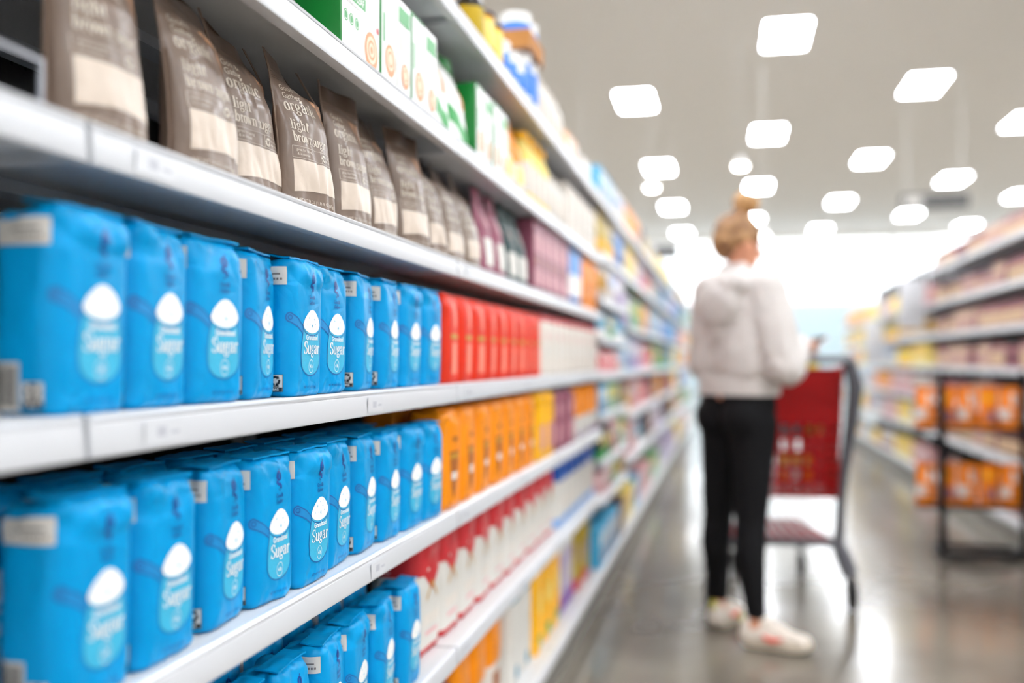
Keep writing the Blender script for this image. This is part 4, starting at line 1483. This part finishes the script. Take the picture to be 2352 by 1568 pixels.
JARS = [jar('jar', M_JPINK, M_JROSE, M_JCREAM), jar('jar', M_JCREAM, M_JPINK, M_JPINK), jar('jar', M_JROSE, M_JMAUVE, M_JCREAM),
        jar('jar', M_JMAUVE, M_JDARK, M_JPINK), jar('jar', M_JNAVY, M_JDARK, M_LILAC), jar('jar', M_JPINK, M_JDARK, M_JPINK),
        jar('jar', C('jar_brown', (104, 66, 58), 0.35), M_JDARK, M_JCREAM), jar('jar', M_JROSE, M_BLACKP, M_JMAUVE)]
JN = ['pale pink jar', 'cream jar', 'rose jar', 'mauve jar with a dark lid', 'navy jar', 'pink jar with a dark lid', 'brown jar with a cream label', 'rose jar with a black lid']
yr0 = 5.35
far_goods(XFR, True, yr0 + 0.9, YR - 0.02, ZS, 0.088, JARS[:4] + JARS[5:], JN[:4] + JN[5:], 'of the near right rack', 0.17, 41, setback=0.06, runs=(1, 4))
far_goods(XFR, True, yr0, yr0 + 0.88, ZS, 0.081, JARS[4:5] + JARS[3:4], JN[4:5] + JN[3:4], 'by the right picture edge', 0.17, 42, setback=0.04, runs=(3, 6))
GI = (1, 2, 3, 4, 8, 12, 13, 14)
GR = [GC[i] for i in GI]
GRN = [GN[i] for i in GI]
far_goods(XFR, True, YR + 0.05, YR + 6 * BAY - 1.25, ZS[:-1], 0.20, GR, GRN, 'of the far right rack', 0.19, 43, setback=0.03)

# white blade panels sticking out of the right-hand rack at its first joint
for (y, z0, z1, lab) in ((YR + 0.02, 1.38, 1.80, 'white blade panel standing out from the end of the near right-hand rack'),
                         (YR + 2.2, 1.06, 1.50, 'second white blade panel further along the right-hand rack')):
    t = thing('blade_sign', lab, 'shelf sign', (XFR - 0.006, y, z0))
    b = MB(); b.box(-0.20, 0.0, -0.003, 0.003, 0, z1 - z0, M_WHITE, bev=0.0015); link('sign_panel', b.mesh('sign_panel'), t)
    b = MB(); b.box(-0.205, -0.0, -0.005, 0.005, -0.012, 0, M_TRIMW); link('sign_clip', b.mesh('sign_clip', smooth=False), t)

# ------------------------------------------------------------------ black display stand with orange snack bags
SX, SY = 1.31, 5.92
t = thing('display_stand', 'black metal display stand holding two rows of orange snack bags beside the right-hand rack', 'display stand', (SX, SY, 0))
b = MB(); b.tube([(-0.15, -0.12, 0.03), (-0.15, -0.12, 0.98)], 0.022, M_BLACKP, 12); link('post', b.mesh('post'), t)
b = MB(); b.tube([(0.29, -0.02, 0.03), (0.29, -0.02, 1.04)], 0.018, M_BLACKP, 12); link('post', b.mesh('post'), t)
b = MB(); b.tube([(-0.15, -0.12, 0.03), (-0.09, -0.155, 0.025), (0.05, -0.13, 0.035), (0.20, -0.10, 0.025), (0.29, -0.02, 0.025)], 0.022, M_BLACKP, 10); link('foot_bar', b.mesh('foot_bar'), t)
b = MB(); b.tube([(-0.15, -0.12, 0.03), (-0.14, 0.18, 0.025), (0.28, 0.18, 0.025), (0.29, -0.02, 0.03)], 0.016, M_BLACKP, 10); link('foot_bar', b.mesh('foot_bar'), t)
b = MB(); b.tube([(-0.21, -0.12, 0.66), (-0.10, -0.12, 0.60)], 0.032, M_BLACKP, 12); link('clamp', b.mesh('clamp'), t)
for z in (0.275, 0.705):
    b = MB()
    b.box(-0.27, 0.285, -0.075, 0.085, z, z + 0.012, M_BLACKP)
    link('tray', b.mesh('tray', smooth=False), t)
    b = MB(); b.tube([(-0.27, -0.08, z + 0.05), (0.285, -0.08, z + 0.05)], 0.004, M_BLACKP, 6); link('front_wire', b.mesh('front_wire'), t)
SNACK = [soft_pouch('snack_bag', 'bag', 0.105, 0.06, 0.235, M_JORG, [], [(rect2(-0.05, 0.05, 0.0, 0.11), M_CRE, 0.0008), (rect2(0.005, 0.13, 0.03, 0.2), M_CRE, 0.0008)], 5, lean=0.0, ns=24, nz=14),
         soft_pouch('snack_bag', 'bag', 0.105, 0.06, 0.235, M_JORG, [], [(rect2(-0.02, 0.04, 0.035, 0.10), M_JROSE, 0.0008), (disc2(-0.01, 0.17, 0.02), M_YEL, 0.0008)], 6, lean=0.0, ns=24, nz=14)]
for z, nm in ((0.287, 'lower'), (0.717, 'upper')):
    for i in range(5):
        SNACK[i % 2].put('orange snack bag in the %s row of the black display stand' % nm, (SX - 0.215 + 0.11 * i, SY - 0.0, z + 0.001),
                         radians(-90 + rf.uniform(-6, 6)), 'snack bags in the %s row of the stand' % nm)

# ------------------------------------------------------------------ shopping cart
M_CRED = C('cart_red', (158, 0, 8), 0.35, spec=0.3)
M_CGREY = C('cart_grey', (92, 92, 98), 0.4)
M_CHAND = C('cart_handle', (120, 122, 128), 0.4)
CX, CY = 0.225, 4.53
cart = thing('shopping_cart', 'red plastic shopping cart with a dark grey frame right of the shopper', 'shopping cart', (CX, CY, 0), radians(2))


def lattice(p00, p10, p01, p11, nu, nv, w=0.016, d=0.008, solid=0.0):
    """bars between four corners (u across, v up); the top share 'solid' is a closed sheet"""
    p00, p10, p01, p11 = map(Vector, (p00, p10, p01, p11))
    m_ = MB()

    def P(u, v):
        return p00 * (1 - u) * (1 - v) + p10 * u * (1 - v) + p01 * (1 - u) * v + p11 * u * v
    nrm = (p10 - p00).cross(p01 - p00).normalized() * d

    def slab(u0, u1, v0, v1):
        q = [P(u0, v0), P(u1, v0), P(u1, v1), P(u0, v1)]
        m_.add([p + nrm / 2 for p in q] + [p - nrm / 2 for p in q],
               [(0, 1, 2, 3), (7, 6, 5, 4), (0, 4, 5, 1), (1, 5, 6, 2), (2, 6, 7, 3), (3, 7, 4, 0)], M_CRED)
    lu = (p10 - p00).length
    lv = (p01 - p00).length
    vt = 1 - solid
    for i in range(nu + 1):
        u = i / nu
        slab(max(0, u - w / lu / 2), min(1, u + w / lu / 2), 0, vt)
    for j in range(nv + 1):
        v = vt * j / nv
        slab(0, 1, max(0, v - w / lv / 2), min(vt, v + w / lv / 2))
    if solid:
        slab(0, 1, vt, 1)
    return m_


RW, FW, LEN, ZB, ZT = 0.27, 0.21, 0.86, 0.49, 1.045
b0 = (-RW + 0.02, 0.02, ZB); b1 = (RW - 0.02, 0.02, ZB); t0 = (-RW, -0.05, ZT + 0.02); t1 = (RW, -0.05, ZT + 0.02)
f0 = (-FW + 0.03, LEN - 0.08, ZB + 0.05); f1 = (FW - 0.03, LEN - 0.08, ZB + 0.05); g0 = (-FW, LEN, ZT - 0.03); g1 = (FW, LEN, ZT - 0.03)
bas = link('basket', lattice(b0, b1, f0, f1, 12, 12).mesh('basket_floor', smooth=False), cart)
link('rear_panel', lattice(b0, b1, t0, t1, 10, 5, w=0.02, solid=0.42).mesh('rear_panel', smooth=False), bas)
link('side_panel', lattice(b0, f0, t0, g0, 16, 5, solid=0.16).mesh('side_panel', smooth=False), bas)
link('side_panel', lattice(b1, f1, t1, g1, 16, 5, solid=0.16).mesh('side_panel', smooth=False), bas)
link('front_panel', lattice(f0, f1, g0, g1, 9, 5, solid=0.2).mesh('front_panel', smooth=False), bas)
r_ = MB(); r_.tube([t0, g0, g1, t1], 0.014, M_CRED, 10); link('basket_rim', r_.mesh('basket_rim'), bas)
# child seat: flap and seat board inside the rear of the basket
s_ = lattice((-RW + 0.03, 0.18, ZT - 0.28), (RW - 0.03, 0.18, ZT - 0.28), (-RW + 0.03, 0.24, ZT - 0.02), (RW - 0.03, 0.24, ZT - 0.02), 8, 3)
link('child_seat', s_.mesh('child_seat', smooth=False), bas)
s_ = MB(); s_.box(-RW + 0.04, RW - 0.04, 0.0, 0.17, ZT - 0.29, ZT - 0.278, M_CRED); link('seat_board', s_.mesh('seat_board', smooth=False), bas)
h_ = MB(); h_.tube([(-RW - 0.035, -0.06, ZT), (-RW - 0.02, -0.13, ZT + 0.06), (RW + 0.02, -0.13, ZT + 0.06), (RW + 0.035, -0.06, ZT)], 0.018, M_CHAND, 12); link('push_handle', h_.mesh('push_handle'), cart)
for s in (-1, 1):
    f_ = MB()
    f_.tube([(s * (RW + 0.015), -0.11, ZT + 0.055), (s * (RW + 0.045), -0.09, ZT - 0.06), (s * (RW + 0.04), -0.03, ZT - 0.20), (s * (RW + 0.012), 0.02, 0.62),
             (s * (RW - 0.002), 0.03, 0.45), (s * (RW - 0.008), 0.04, 0.30)], [0.026, 0.034, 0.030, 0.022, 0.021, 0.023], M_CGREY, 12)
    link('side_post', f_.mesh('side_post'), cart)
    f_ = MB()
    f_.tube([(s * (RW - 0.02), 0.04, 0.30), (s * (RW + 0.01), 0.02, 0.22), (s * (RW + 0.035), 0.0, 0.15)], [0.028, 0.036, 0.034], M_CGREY, 12)
    link('rear_leg', f_.mesh('rear_leg'), cart)
    f_ = MB(); f_.tube([(s * (RW - 0.01), 0.04, 0.285), (s * 0.17, LEN - 0.16, 0.245)], 0.014, M_CGREY, 10); link('base_rail', f_.mesh('base_rail'), cart)
    f_ = MB(); f_.tube([(s * 0.165, LEN - 0.16, 0.245), (s * 0.165, LEN - 0.16, 0.13)], 0.018, M_BLACKP, 10); link('front_fork', f_.mesh('front_fork'), cart)
    for (x, y, rr_) in ((s * (RW + 0.038), 0.0, 0.075), (s * 0.165, LEN - 0.19, 0.062)):
        w_ = MB()
        w_.lathe([(rr_ * 0.55, -0.017), (rr_ * 0.9, -0.017), (rr_, -0.010), (rr_, 0.010), (rr_ * 0.9, 0.017), (rr_ * 0.55, 0.017)], M_BLACKP, 24)
        w_.lathe([(rr_ * 0.2, -0.022), (rr_ * 0.54, -0.019), (rr_ * 0.54, 0.019), (rr_ * 0.2, 0.022)], M_CGREY, 16)
        link('wheel', w_.mesh('wheel'), cart, (x, y, rr_ + 0.001), (0, pi / 2, 0))
f_ = MB(); f_.tube([(-RW + 0.01, 0.04, 0.285), (RW - 0.01, 0.04, 0.285)], 0.017, M_CGREY, 10); link('rear_crossbar', f_.mesh('rear_crossbar'), cart)
lr = lattice((-RW + 0.035, 0.06, 0.300), (RW - 0.035, 0.06, 0.300), (-0.15, LEN - 0.18, 0.285), (0.15, LEN - 0.18, 0.285), 9, 9, w=0.014)
link('lower_rack', lr.mesh('lower_rack', smooth=False), cart)
# goods riding in the cart
can('teal_tub', 'tub', 0.07, 0.15, C('teal_tub', (70, 176, 186), 0.4), C('pale_tub_lid', (190, 222, 222), 0.4), M_SKY).put(
    'teal tub standing in the child seat of the red cart', (CX + 0.03, CY + 0.085, ZT - 0.277 + 0.0), 0)
bottle('yellow_bottle', 'bottle', 0.04, 0.40, C('yellow_green', (206, 190, 96), 0.35), C('green_cap', (64, 96, 48), 0.4), M_LEMON, 0.35, 0.6).put(
    'tall yellow bottle with a green cap standing in the cart', (CX + 0.155, CY + 0.085, ZT - 0.277), 0)
gen_carton(0, M_JORG, M_LEMON, M_WINK, 0.16, 0.13).put('orange box lying deep in the basket of the red cart', (CX + 0.085, CY + 0.31, ZB + 0.045), -pi * 0.5)
gen_carton(0, M_OFFW, M_PINK, M_WINK, 0.14, 0.16).put('white box inside the basket of the red cart', (CX - 0.085, CY + 0.31, ZB + 0.045), -pi * 0.5)

# ------------------------------------------------------------------ the shopper
M_SKIN = mat('skin', (214, 150, 118), 0.5, var=0.06, vscale=30)
M_HAIR = mat('blond_hair', (116, 78, 46), 0.5, var=0.7, vscale=20, vcol=(176, 132, 84), bump=0.6, bscale=120)
M_BUN = mat('blond_bun', (206, 160, 104), 0.5, var=0.5, vscale=30, vcol=(150, 106, 62), bump=0.6, bscale=120)
M_HOOD = mat('heather_fleece', (206, 200, 196), 0.9, var=0.06, vscale=60, bump=0.3, bscale=180)
M_LEGG = mat('black_leggings', (11, 11, 14), 0.75, spec=0.2)
M_SHOE = mat('shoe_mesh', (222, 212, 200), 0.7, bump=0.2, bscale=200)
M_SOLE = mat('shoe_sole', (196, 184, 166), 0.6)
M_SOLED = mat('dark_outsole', (78, 74, 62), 0.7)
M_CORAL = mat('coral_swoosh', (236, 110, 92), 0.5)
M_LIME = mat('lime_heel', (196, 190, 70), 0.5)
M_EYE = mat('eye_white', (236, 232, 228), 0.2)
M_LIPS = mat('lips', (186, 96, 90), 0.4)
M_PHONE = mat('phone_glass', (30, 32, 36), 0.15)


def capsules(name, caps, voxel, m, smooth=6, noise_amp=0.0, nscale=9.0):
    """union of tapered capsules and ellipsoids, remeshed to one skin"""
    bm = bmesh.new()

    def ell(c, r, rot=None):
        n = bmesh.ops.create_uvsphere(bm, u_segments=20, v_segments=12, radius=1.0)['verts']
        for v in n:
            p = Vector((v.co.x * r[0], v.co.y * r[1], v.co.z * r[2]))
            if rot is not None:
                p = rot @ p
            v.co = p + Vector(c)
    for cp in caps:
        if cp[0] == 'e':
            ell(cp[1], cp[2], cp[3] if len(cp) > 3 else None)
            continue
        _, a, b_, ra, rb = cp[:5]
        sq = cp[5] if len(cp) > 5 else 1.0
        a, b_ = Vector(a), Vector(b_)
        d = b_ - a
        L = d.length
        n = max(2, int(L / (min(ra, rb) * 0.5)) + 1)
        # one closed tube with hemispherical ends
        z = d.normalized()
        x = z.cross(Vector((0, 1, 0)))
        if x.length < 1e-3:
            x = z.cross(Vector((1, 0, 0)))
        x.normalize()
        y = z.cross(x)
        prof = []
        for i in range(5):
            t = -pi / 2 + (pi / 2) * i / 5
            prof.append((ra * cos(t), ra * sin(t)))
        for i in range(n + 1):
            prof.append((ra + (rb - ra) * i / n, L * i / n))
        for i in range(1, 6):
            t = (pi / 2) * i / 5
            prof.append((rb * cos(t), L + rb * sin(t)))
        seg = 16
        rings = []
        for r, h in prof:
            r = max(r, 1e-4)
            rings.append([bm.verts.new(a + z * h + x * (r * cos(2 * pi * k / seg)) + y * (r * sq * sin(2 * pi * k / seg))) for k in range(seg)])
        for i in range(len(rings) - 1):
            for k in range(seg):
                bm.faces.new((rings[i][k], rings[i][(k + 1) % seg], rings[i + 1][(k + 1) % seg], rings[i + 1][k]))
        bm.faces.new(rings[0][::-1])
        bm.faces.new(rings[-1])
    bmesh.ops.recalc_face_normals(bm, faces=bm.faces)
    me = bpy.data.meshes.new(name)
    bm.to_mesh(me)
    bm.free()
    ob = bpy.data.objects.new(name, me)
    COL.objects.link(ob)
    md = ob.modifiers.new('r', 'REMESH')
    md.mode = 'VOXEL'
    md.voxel_size = voxel
    if smooth:
        sm = ob.modifiers.new('s', 'SMOOTH')
        sm.iterations = smooth
        sm.factor = 0.5
    dg = bpy.context.evaluated_depsgraph_get()
    out = bpy.data.meshes.new_from_object(ob.evaluated_get(dg))
    bpy.data.objects.remove(ob)
    if noise_amp:
        for v in out.vertices:
            p = v.co
            k = noise.noise(Vector((p.x * nscale, p.y * nscale, p.z * nscale * 0.55)))
            k += 0.6 * (abs(noise.noise(Vector((p.x * nscale * 2.2 + 7, p.y * nscale * 2.2, p.z * nscale)))) * 2 - 0.5)
            v.co = p + v.normal * (k * noise_amp)
    out.materials.clear()
    out.materials.append(m)
    out.polygons.foreach_set('use_smooth', [True] * len(out.polygons))
    return out


# local frame: +y forward (the way she faces), +x her right, z up
FACE = radians(-48)      # turn of the body: she looks to the right and away
wp = thing('person', 'woman in a pale grey hoodie and black leggings with a blond bun, seen from behind', 'person', (0.045, 4.02, 0), 0)
Rz = Matrix.Rotation(FACE, 3, 'Z')


def Wd_(p):
    """point given in the body frame -> frame of the person's empty"""
    return Rz @ Vector(p)


def Wl(x, y, z):
    return Vector((x - 0.045, y - 4.02, z))


hipL, hipR = Wd_((-0.085, 0, 0.90)), Wd_((0.085, 0, 0.90))
kneeL, kneeR = Wl(-0.035, 4.10, 0.48), Wl(0.09, 3.93, 0.48)
ankL, ankR = Wl(-0.035, 4.13, 0.095), Wl(0.105, 3.875, 0.095)
shR, shL = Wd_((0.165, 0.0, 1.375)), Wd_((-0.165, 0.0, 1.375))
elR, elL = Wd_((0.240, 0.01, 1.075)), Wd_((-0.225, 0.03, 1.09))
wrR, wrL = Wd_((0.125, 0.215, 1.155)), Wd_((-0.03, 0.235, 1.160))
neck = Wd_((0, 0.0, 1.44))
head = Wd_((-0.012, 0.022, 1.560))
HR = Matrix.Rotation(FACE - radians(14), 3, 'Z') @ Matrix.Rotation(radians(-16), 3, 'X')


def Hd(x, y, z):
    return head + HR @ Vector((x, y, z))


caps = [('c', hipL, kneeL, 0.070, 0.045), ('c', hipR, kneeR, 0.070, 0.045), ('c', kneeL, ankL, 0.044, 0.030), ('c', kneeR, ankR, 0.044, 0.030),
        ('c', hipL, hipR, 0.085, 0.085), ('c', Wd_((0, 0, 0.95)), Wd_((0, 0, 1.15)), 0.10, 0.095), ('c', Wd_((0, 0, 1.15)), Wd_((0, 0, 1.33)), 0.10, 0.105),
        ('c', shL, shR, 0.045, 0.045), ('c', neck - Vector((0, 0, 0.08)), head - Vector((0, 0, 0.04)), 0.052, 0.046),
        ('c', shR, elR, 0.042, 0.033), ('c', elR, wrR, 0.033, 0.022), ('c', shL, elL, 0.042, 0.033), ('c', elL, wrL, 0.033, 0.022),
        ('e', Hd(0, -0.012, 0.020), (0.074, 0.092, 0.098), HR), ('e', Hd(0, 0.030, -0.040), (0.056, 0.060, 0.070), HR),
        ('c', Hd(0, 0.062, -0.085), Hd(0, 0.070, -0.088), 0.020, 0.016),                      # chin
        ('c', Hd(0, 0.086, 0.018), Hd(0, 0.104, -0.014), 0.008, 0.012),                       # nose
        ('e', Hd(0.075, -0.005, -0.008), (0.010, 0.020, 0.032), HR), ('e', Hd(-0.075, -0.005, -0.008), (0.010, 0.020, 0.032), HR)]
# feet inside the shoes
toeR = Wl(0.105 + 0.17, 3.835, 0.035)
toeL = Wl(0.03, 4.28, 0.035)
caps += [('c', ankR, ankR - Vector((0.02, -0.005, 0.045)), 0.032, 0.030), ('c', ankR - Vector((0, 0, 0.045)), toeR, 0.032, 0.022),
         ('c', ankL, ankL - Vector((0.01, 0.015, 0.045)), 0.032, 0.030), ('c', ankL - Vector((0, 0, 0.045)), toeL, 0.032, 0.022)]


def hand(w, fwd, side, up, thumb):
    """palm, four curled fingers of different lengths, thumb from the side of the palm"""
    out = []
    fwd, side, up = fwd.normalized(), side.normalized(), up.normalized()
    p1 = w + fwd * 0.075
    out.append(('c', w, w + fwd * 0.03, 0.021, 0.022))
    for i, (o, l) in enumerate(((-0.027, 0.068), (-0.009, 0.076), (0.009, 0.071), (0.026, 0.056))):
        k = w + fwd * 0.080 + side * o
        out.append(('c', w + fwd * 0.015 + side * o * 0.7, k, 0.014, 0.0105))
        a = k + fwd * (l * 0.40) - up * (l * 0.18)
        b_ = a + fwd * (l * 0.16) - up * (l * 0.36)
        c_ = b_ - fwd * (l * 0.10) - up * (l * 0.22)
        out += [('c', k, a, 0.0092, 0.0084), ('c', a, b_, 0.0084, 0.0076), ('c', b_, c_, 0.0076, 0.0066)]
    tb = w + fwd * 0.022 + side * (0.022 * thumb)
    t1_ = tb + side * (0.026 * thumb) + fwd * 0.028 - up * 0.012
    t2_ = t1_ + fwd * 0.030 - up * 0.016 - side * (0.006 * thumb)
    out += [('c', tb, t1_, 0.0125, 0.0105), ('c', t1_, t2_, 0.0105, 0.0085)]
    return out


dR = Wd_((-0.35, 0.9, 0.18))
dL = Wd_((0.45, 0.85, 0.15))
caps += hand(wrR, dR, Wd_((0.9, 0.35, 0)), Wd_((0, 0.1, 1)), -1)
caps += hand(wrL, dL, Wd_((0.85, -0.45, 0)), Wd_((0, 0.1, 1)), 1)
body = link('body', capsules('body', caps, 0.0048, M_SKIN, smooth=3), wp)
# face
for s in (-1, 1):
    e = MB(); e.lathe([(0.004, -0.0085), (0.008, -0.005), (0.0098, 0), (0.008, 0.005), (0.004, 0.0085)], M_EYE, 14)
    eo = link('eye', e.mesh('eye'), wp, Hd(s * 0.028, 0.0745, 0.008))
    p_ = MB(); p_.lathe([(0.001, -0.003), (0.0045, 0), (0.001, 0.003)], M_BLACK, 12)
    link('pupil', p_.mesh('pupil'), eo, HR @ Vector((0, 0.0088, 0)))
    br = MB(); br.tube([Hd(s * 0.016, 0.088, 0.032), Hd(s * 0.030, 0.085, 0.037), Hd(s * 0.046, 0.073, 0.032)], [0.002, 0.003, 0.0015], M_HAIR, 8)
    link('eyebrow', br.mesh('eyebrow'), wp)
l_ = MB(); l_.tube([Hd(-0.022, 0.082, -0.050), Hd(-0.008, 0.090, -0.047), Hd(0, 0.091, -0.049), Hd(0.008, 0.090, -0.047), Hd(0.022, 0.082, -0.050)],
                   [0.002, 0.0045, 0.0045, 0.0045, 0.002], M_LIPS, 10)
link('mouth', l_.mesh('mouth'), wp)
# hair: swept-up cap and bun
hc = [('e', Hd(0, -0.022, 0.040), (0.084, 0.098, 0.092), HR), ('e', Hd(0, -0.060, -0.002), (0.070, 0.058, 0.075), HR),
      ('c', Hd(0.070, 0.0, 0.030), Hd(0.072, -0.045, 0.005), 0.020, 0.022), ('c', Hd(-0.070, 0.0, 0.030), Hd(-0.072, -0.045, 0.005), 0.020, 0.022),
      ('c', Hd(0, -0.03, 0.11), Hd(0, -0.035, 0.135), 0.045, 0.030)]
hair = link('hair', capsules('hair', hc, 0.005, M_HAIR, smooth=4, noise_amp=0.004, nscale=34), wp)
bc = [('e', Hd(0.0, -0.022, 0.175), (0.052, 0.052, 0.044), HR), ('e', Hd(0.018, -0.010, 0.168), (0.030, 0.034, 0.030), HR), ('e', Hd(-0.018, -0.035, 0.170), (0.030, 0.030, 0.028), HR),
      ('c', Hd(0.02, -0.01, 0.195), Hd(0.05, 0.01, 0.215), 0.010, 0.003), ('c', Hd(-0.02, -0.03, 0.195), Hd(-0.045, -0.04, 0.215), 0.010, 0.003)]
link('hair_bun', capsules('hair_bun', bc, 0.0045, M_BUN, smooth=2, noise_amp=0.006, nscale=40), wp)
# hoodie: loose body, hood lying on the back, wide sleeves
D_ = Wd_
hd = [('c', D_((-0.075, 0.0, 1.085)), D_((-0.075, 0.0, 1.32)), 0.122, 0.100), ('c', D_((0.075, 0.0, 1.085)), D_((0.075, 0.0, 1.32)), 0.122, 0.100),
      ('c', D_((0, 0.01, 1.095)), D_((0, 0.01, 1.34)), 0.132, 0.115), ('c', D_((0, -0.03, 1.20)), D_((0, -0.03, 1.36)), 0.10, 0.09),
      ('c', shL - Vector((0, 0, 0.01)), shR - Vector((0, 0, 0.01)), 0.072, 0.072), ('c', D_((-0.06, 0, 1.415)), D_((0.06, 0, 1.415)), 0.055, 0.055),
      ('c', D_((-0.05, -0.02, 1.452)), D_((0.05, -0.02, 1.452)), 0.036, 0.036),
      ('c', shR, elR, 0.076, 0.074), ('e', elR + D_((0.0, 0, 0.005)), (0.076, 0.076, 0.080)), ('c', elR, wrR - dR.normalized() * 0.02, 0.078, 0.050),
      ('c', shL, elL, 0.076, 0.074), ('e', elL, (0.080, 0.080, 0.085)), ('c', elL, wrL - dL.normalized() * 0.02, 0.078, 0.050),
      # hood bunched behind the neck
      ('c', D_((-0.09, -0.085, 1.40)), D_((0.09, -0.085, 1.40)), 0.050, 0.050), ('e', D_((0, -0.115, 1.320)), (0.118, 0.050, 0.100), Rz), ('c', D_((-0.085, -0.105, 1.395)), D_((0.085, -0.105, 1.395)), 0.038, 0.038),
      ('c', D_((-0.095, -0.04, 1.425)), D_((-0.05, 0.06, 1.41)), 0.036, 0.026), ('c', D_((0.095, -0.04, 1.425)), D_((0.05, 0.06, 1.41)), 0.036, 0.026)]
link('hoodie', capsules('hoodie', hd, 0.0085, M_HOOD, smooth=6, noise_amp=0.0095, nscale=11), wp)
hemv = MB()
for (z0, z1) in ((0.962, 1.045),):
    vs = []
    for z, r in ((z0, 0.96), (z0, 1.0), ((z0 + z1) / 2, 1.02), (z1, 1.0), (z1, 0.96)):
        for k in range(36):
            a = 2 * pi * k / 36
            vs.append(D_((0.186 * r * cos(a), 0.130 * r * sin(a) + 0.002, z)))
    fs = []
    for i in range(5):
        j = (i + 1) % 5
        for k in range(36):
            fs.append((i * 36 + k, i * 36 + (k + 1) % 36, j * 36 + (k + 1) % 36, j * 36 + k))
    hemv.add(vs, fs, M_HOOD)
link('hoodie_hem', hemv.mesh('hoodie_hem'), wp)
# leggings
lg = [('c', D_((-0.07, 0, 0.97)), D_((0.07, 0, 0.97)), 0.098, 0.098), ('c', D_((-0.07, 0, 0.92)), D_((0.07, 0, 0.92)), 0.102, 0.102), ('e', D_((0.078, -0.045, 0.875)), (0.090, 0.085, 0.095), Rz), ('e', D_((-0.078, -0.045, 0.875)), (0.090, 0.085, 0.095), Rz),
      ('c', hipL - Vector((0, 0, 0.05)), kneeL, 0.096, 0.064), ('c', hipR - Vector((0, 0, 0.05)), kneeR, 0.096, 0.064)]
for kn, an in ((kneeL, ankL), (kneeR, ankR)):
    mid = kn * 0.66 + an * 0.34 - Rz @ Vector((0, 0.014, 0))
    lg += [('c', kn, mid, 0.063, 0.061), ('c', mid, an + Vector((0, 0, 0.045)), 0.061, 0.040)]
link('leggings', capsules('leggings', lg, 0.0085, M_LEGG, smooth=8, noise_amp=0.0016, nscale=14), wp)


def shoe(ank, toe, which):
    heel = Vector((ank.x, ank.y, 0)) - (Vector((toe.x, toe.y, 0)) - Vector((ank.x, ank.y, 0))).normalized() * 0.045
    f = (Vector((toe.x, toe.y, 0)) - heel).normalized()
    L = 0.255
    sd = Vector((0, 0, 1)).cross(f)

    def S(a, b_, c_):
        return heel + f * (a * L) + sd * b_ + Vector((0, 0, c_))
    up = [('c', S(0.06, 0, 0.052), S(0.06, 0, 0.085), 0.037, 0.031), ('c', S(0.14, 0, 0.055), S(0.55, 0, 0.060), 0.038, 0.036),
          ('c', S(0.30, 0, 0.095), S(0.55, 0, 0.075), 0.028, 0.026), ('c', S(0.55, 0.0, 0.052), S(0.88, 0.004, 0.045), 0.037, 0.026),
          ('c', S(0.84, 0.012, 0.042), S(0.84, -0.014, 0.042), 0.026, 0.026), ('c', S(0.30, 0, 0.105), S(0.38, 0, 0.112), 0.020, 0.016)]
    sh = link('shoe', capsules('shoe', up, 0.0055, M_SHOE, smooth=3), wp)
    so = MB()
    prof = [(0.0, 0.0), (0.02, 0.026), (0.10, 0.037), (0.30, 0.036), (0.48, 0.034), (0.68, 0.044), (0.86, 0.040), (0.96, 0.026), (1.0, 0.0)]
    ringp = [(a, w) for a, w in prof] + [(a, -w) for a, w in prof[-2:0:-1]]
    for z0, z1, m_, gr in ((0.001, 0.010, M_SOLED, 0.95), (0.010, 0.034, M_SOLE, 1.0)):
        n = len(ringp)
        vs = []
        for z in (z0, z1):
            for a, w in ringp:
                toe_up = 0.016 * max(0, (a - 0.75) / 0.25) ** 2 + 0.006 * max(0, (0.12 - a) / 0.12)
                vs.append(S(-0.01 + a * 1.02, w * gr, z + toe_up))
        so.add(vs, [(i, (i + 1) % n, n + (i + 1) % n, n + i) for i in range(n)] + [tuple(range(n))[::-1], tuple(range(n, 2 * n))], m_)
    link('sole', so.mesh('sole'), sh)
    sw = MB()
    for q in (-1, 1):
        path = [S(0.30, q * 0.0385, 0.064), S(0.36, q * 0.040, 0.050), S(0.46, q * 0.040, 0.046), S(0.60, q * 0.041, 0.056)]
        sw.tube(path, [0.004, 0.009, 0.010, 0.004], M_CORAL, 8)
    link('swoosh_mark', sw.mesh('swoosh_mark'), sh)
    ht = MB(); ht.box(-0.006, 0.006, -0.012, 0.012, 0, 0.04, M_LIME, bev=0.003)
    link('heel_tab', ht.mesh('heel_tab'), sh, S(-0.03, 0, 0.085), (0, 0, atan2(f.y, f.x)))
    lc = MB()
    for k in range(5):
        a = 0.40 + 0.055 * k
        lc.tube([S(a, -0.020, 0.092 - 0.009 * k), S(a + 0.01, 0, 0.103 - 0.008 * k), S(a, 0.020, 0.092 - 0.009 * k)], 0.0028, M_WHITE, 6)
    link('shoe_laces', lc.mesh('shoe_laces'), sh)


shoe(ankR, toeR, 'right')
shoe(ankL, toeL, 'left')
# the phone she looks at
ph = thing('phone', 'dark phone held in the hands of the shopper', 'phone', tuple(Vector((0.045, 4.02, 0)) + (wrR + wrL) / 2 + D_((0.0, 0.105, -0.012))), FACE)
b = MB(); b.box(-0.034, 0.034, -0.004, 0.004, -0.02, 0.105, C('phone_case', (232, 186, 176), 0.4), bev=0.003)
pc = link('phone_case', b.mesh('phone_case'), ph, rot=(radians(-62), 0, 0))
b = MB(); b.box(-0.033, 0.033, -0.0052, -0.0042, -0.016, 0.101, M_PHONE); link('phone_screen', b.mesh('phone_screen', smooth=False), pc)
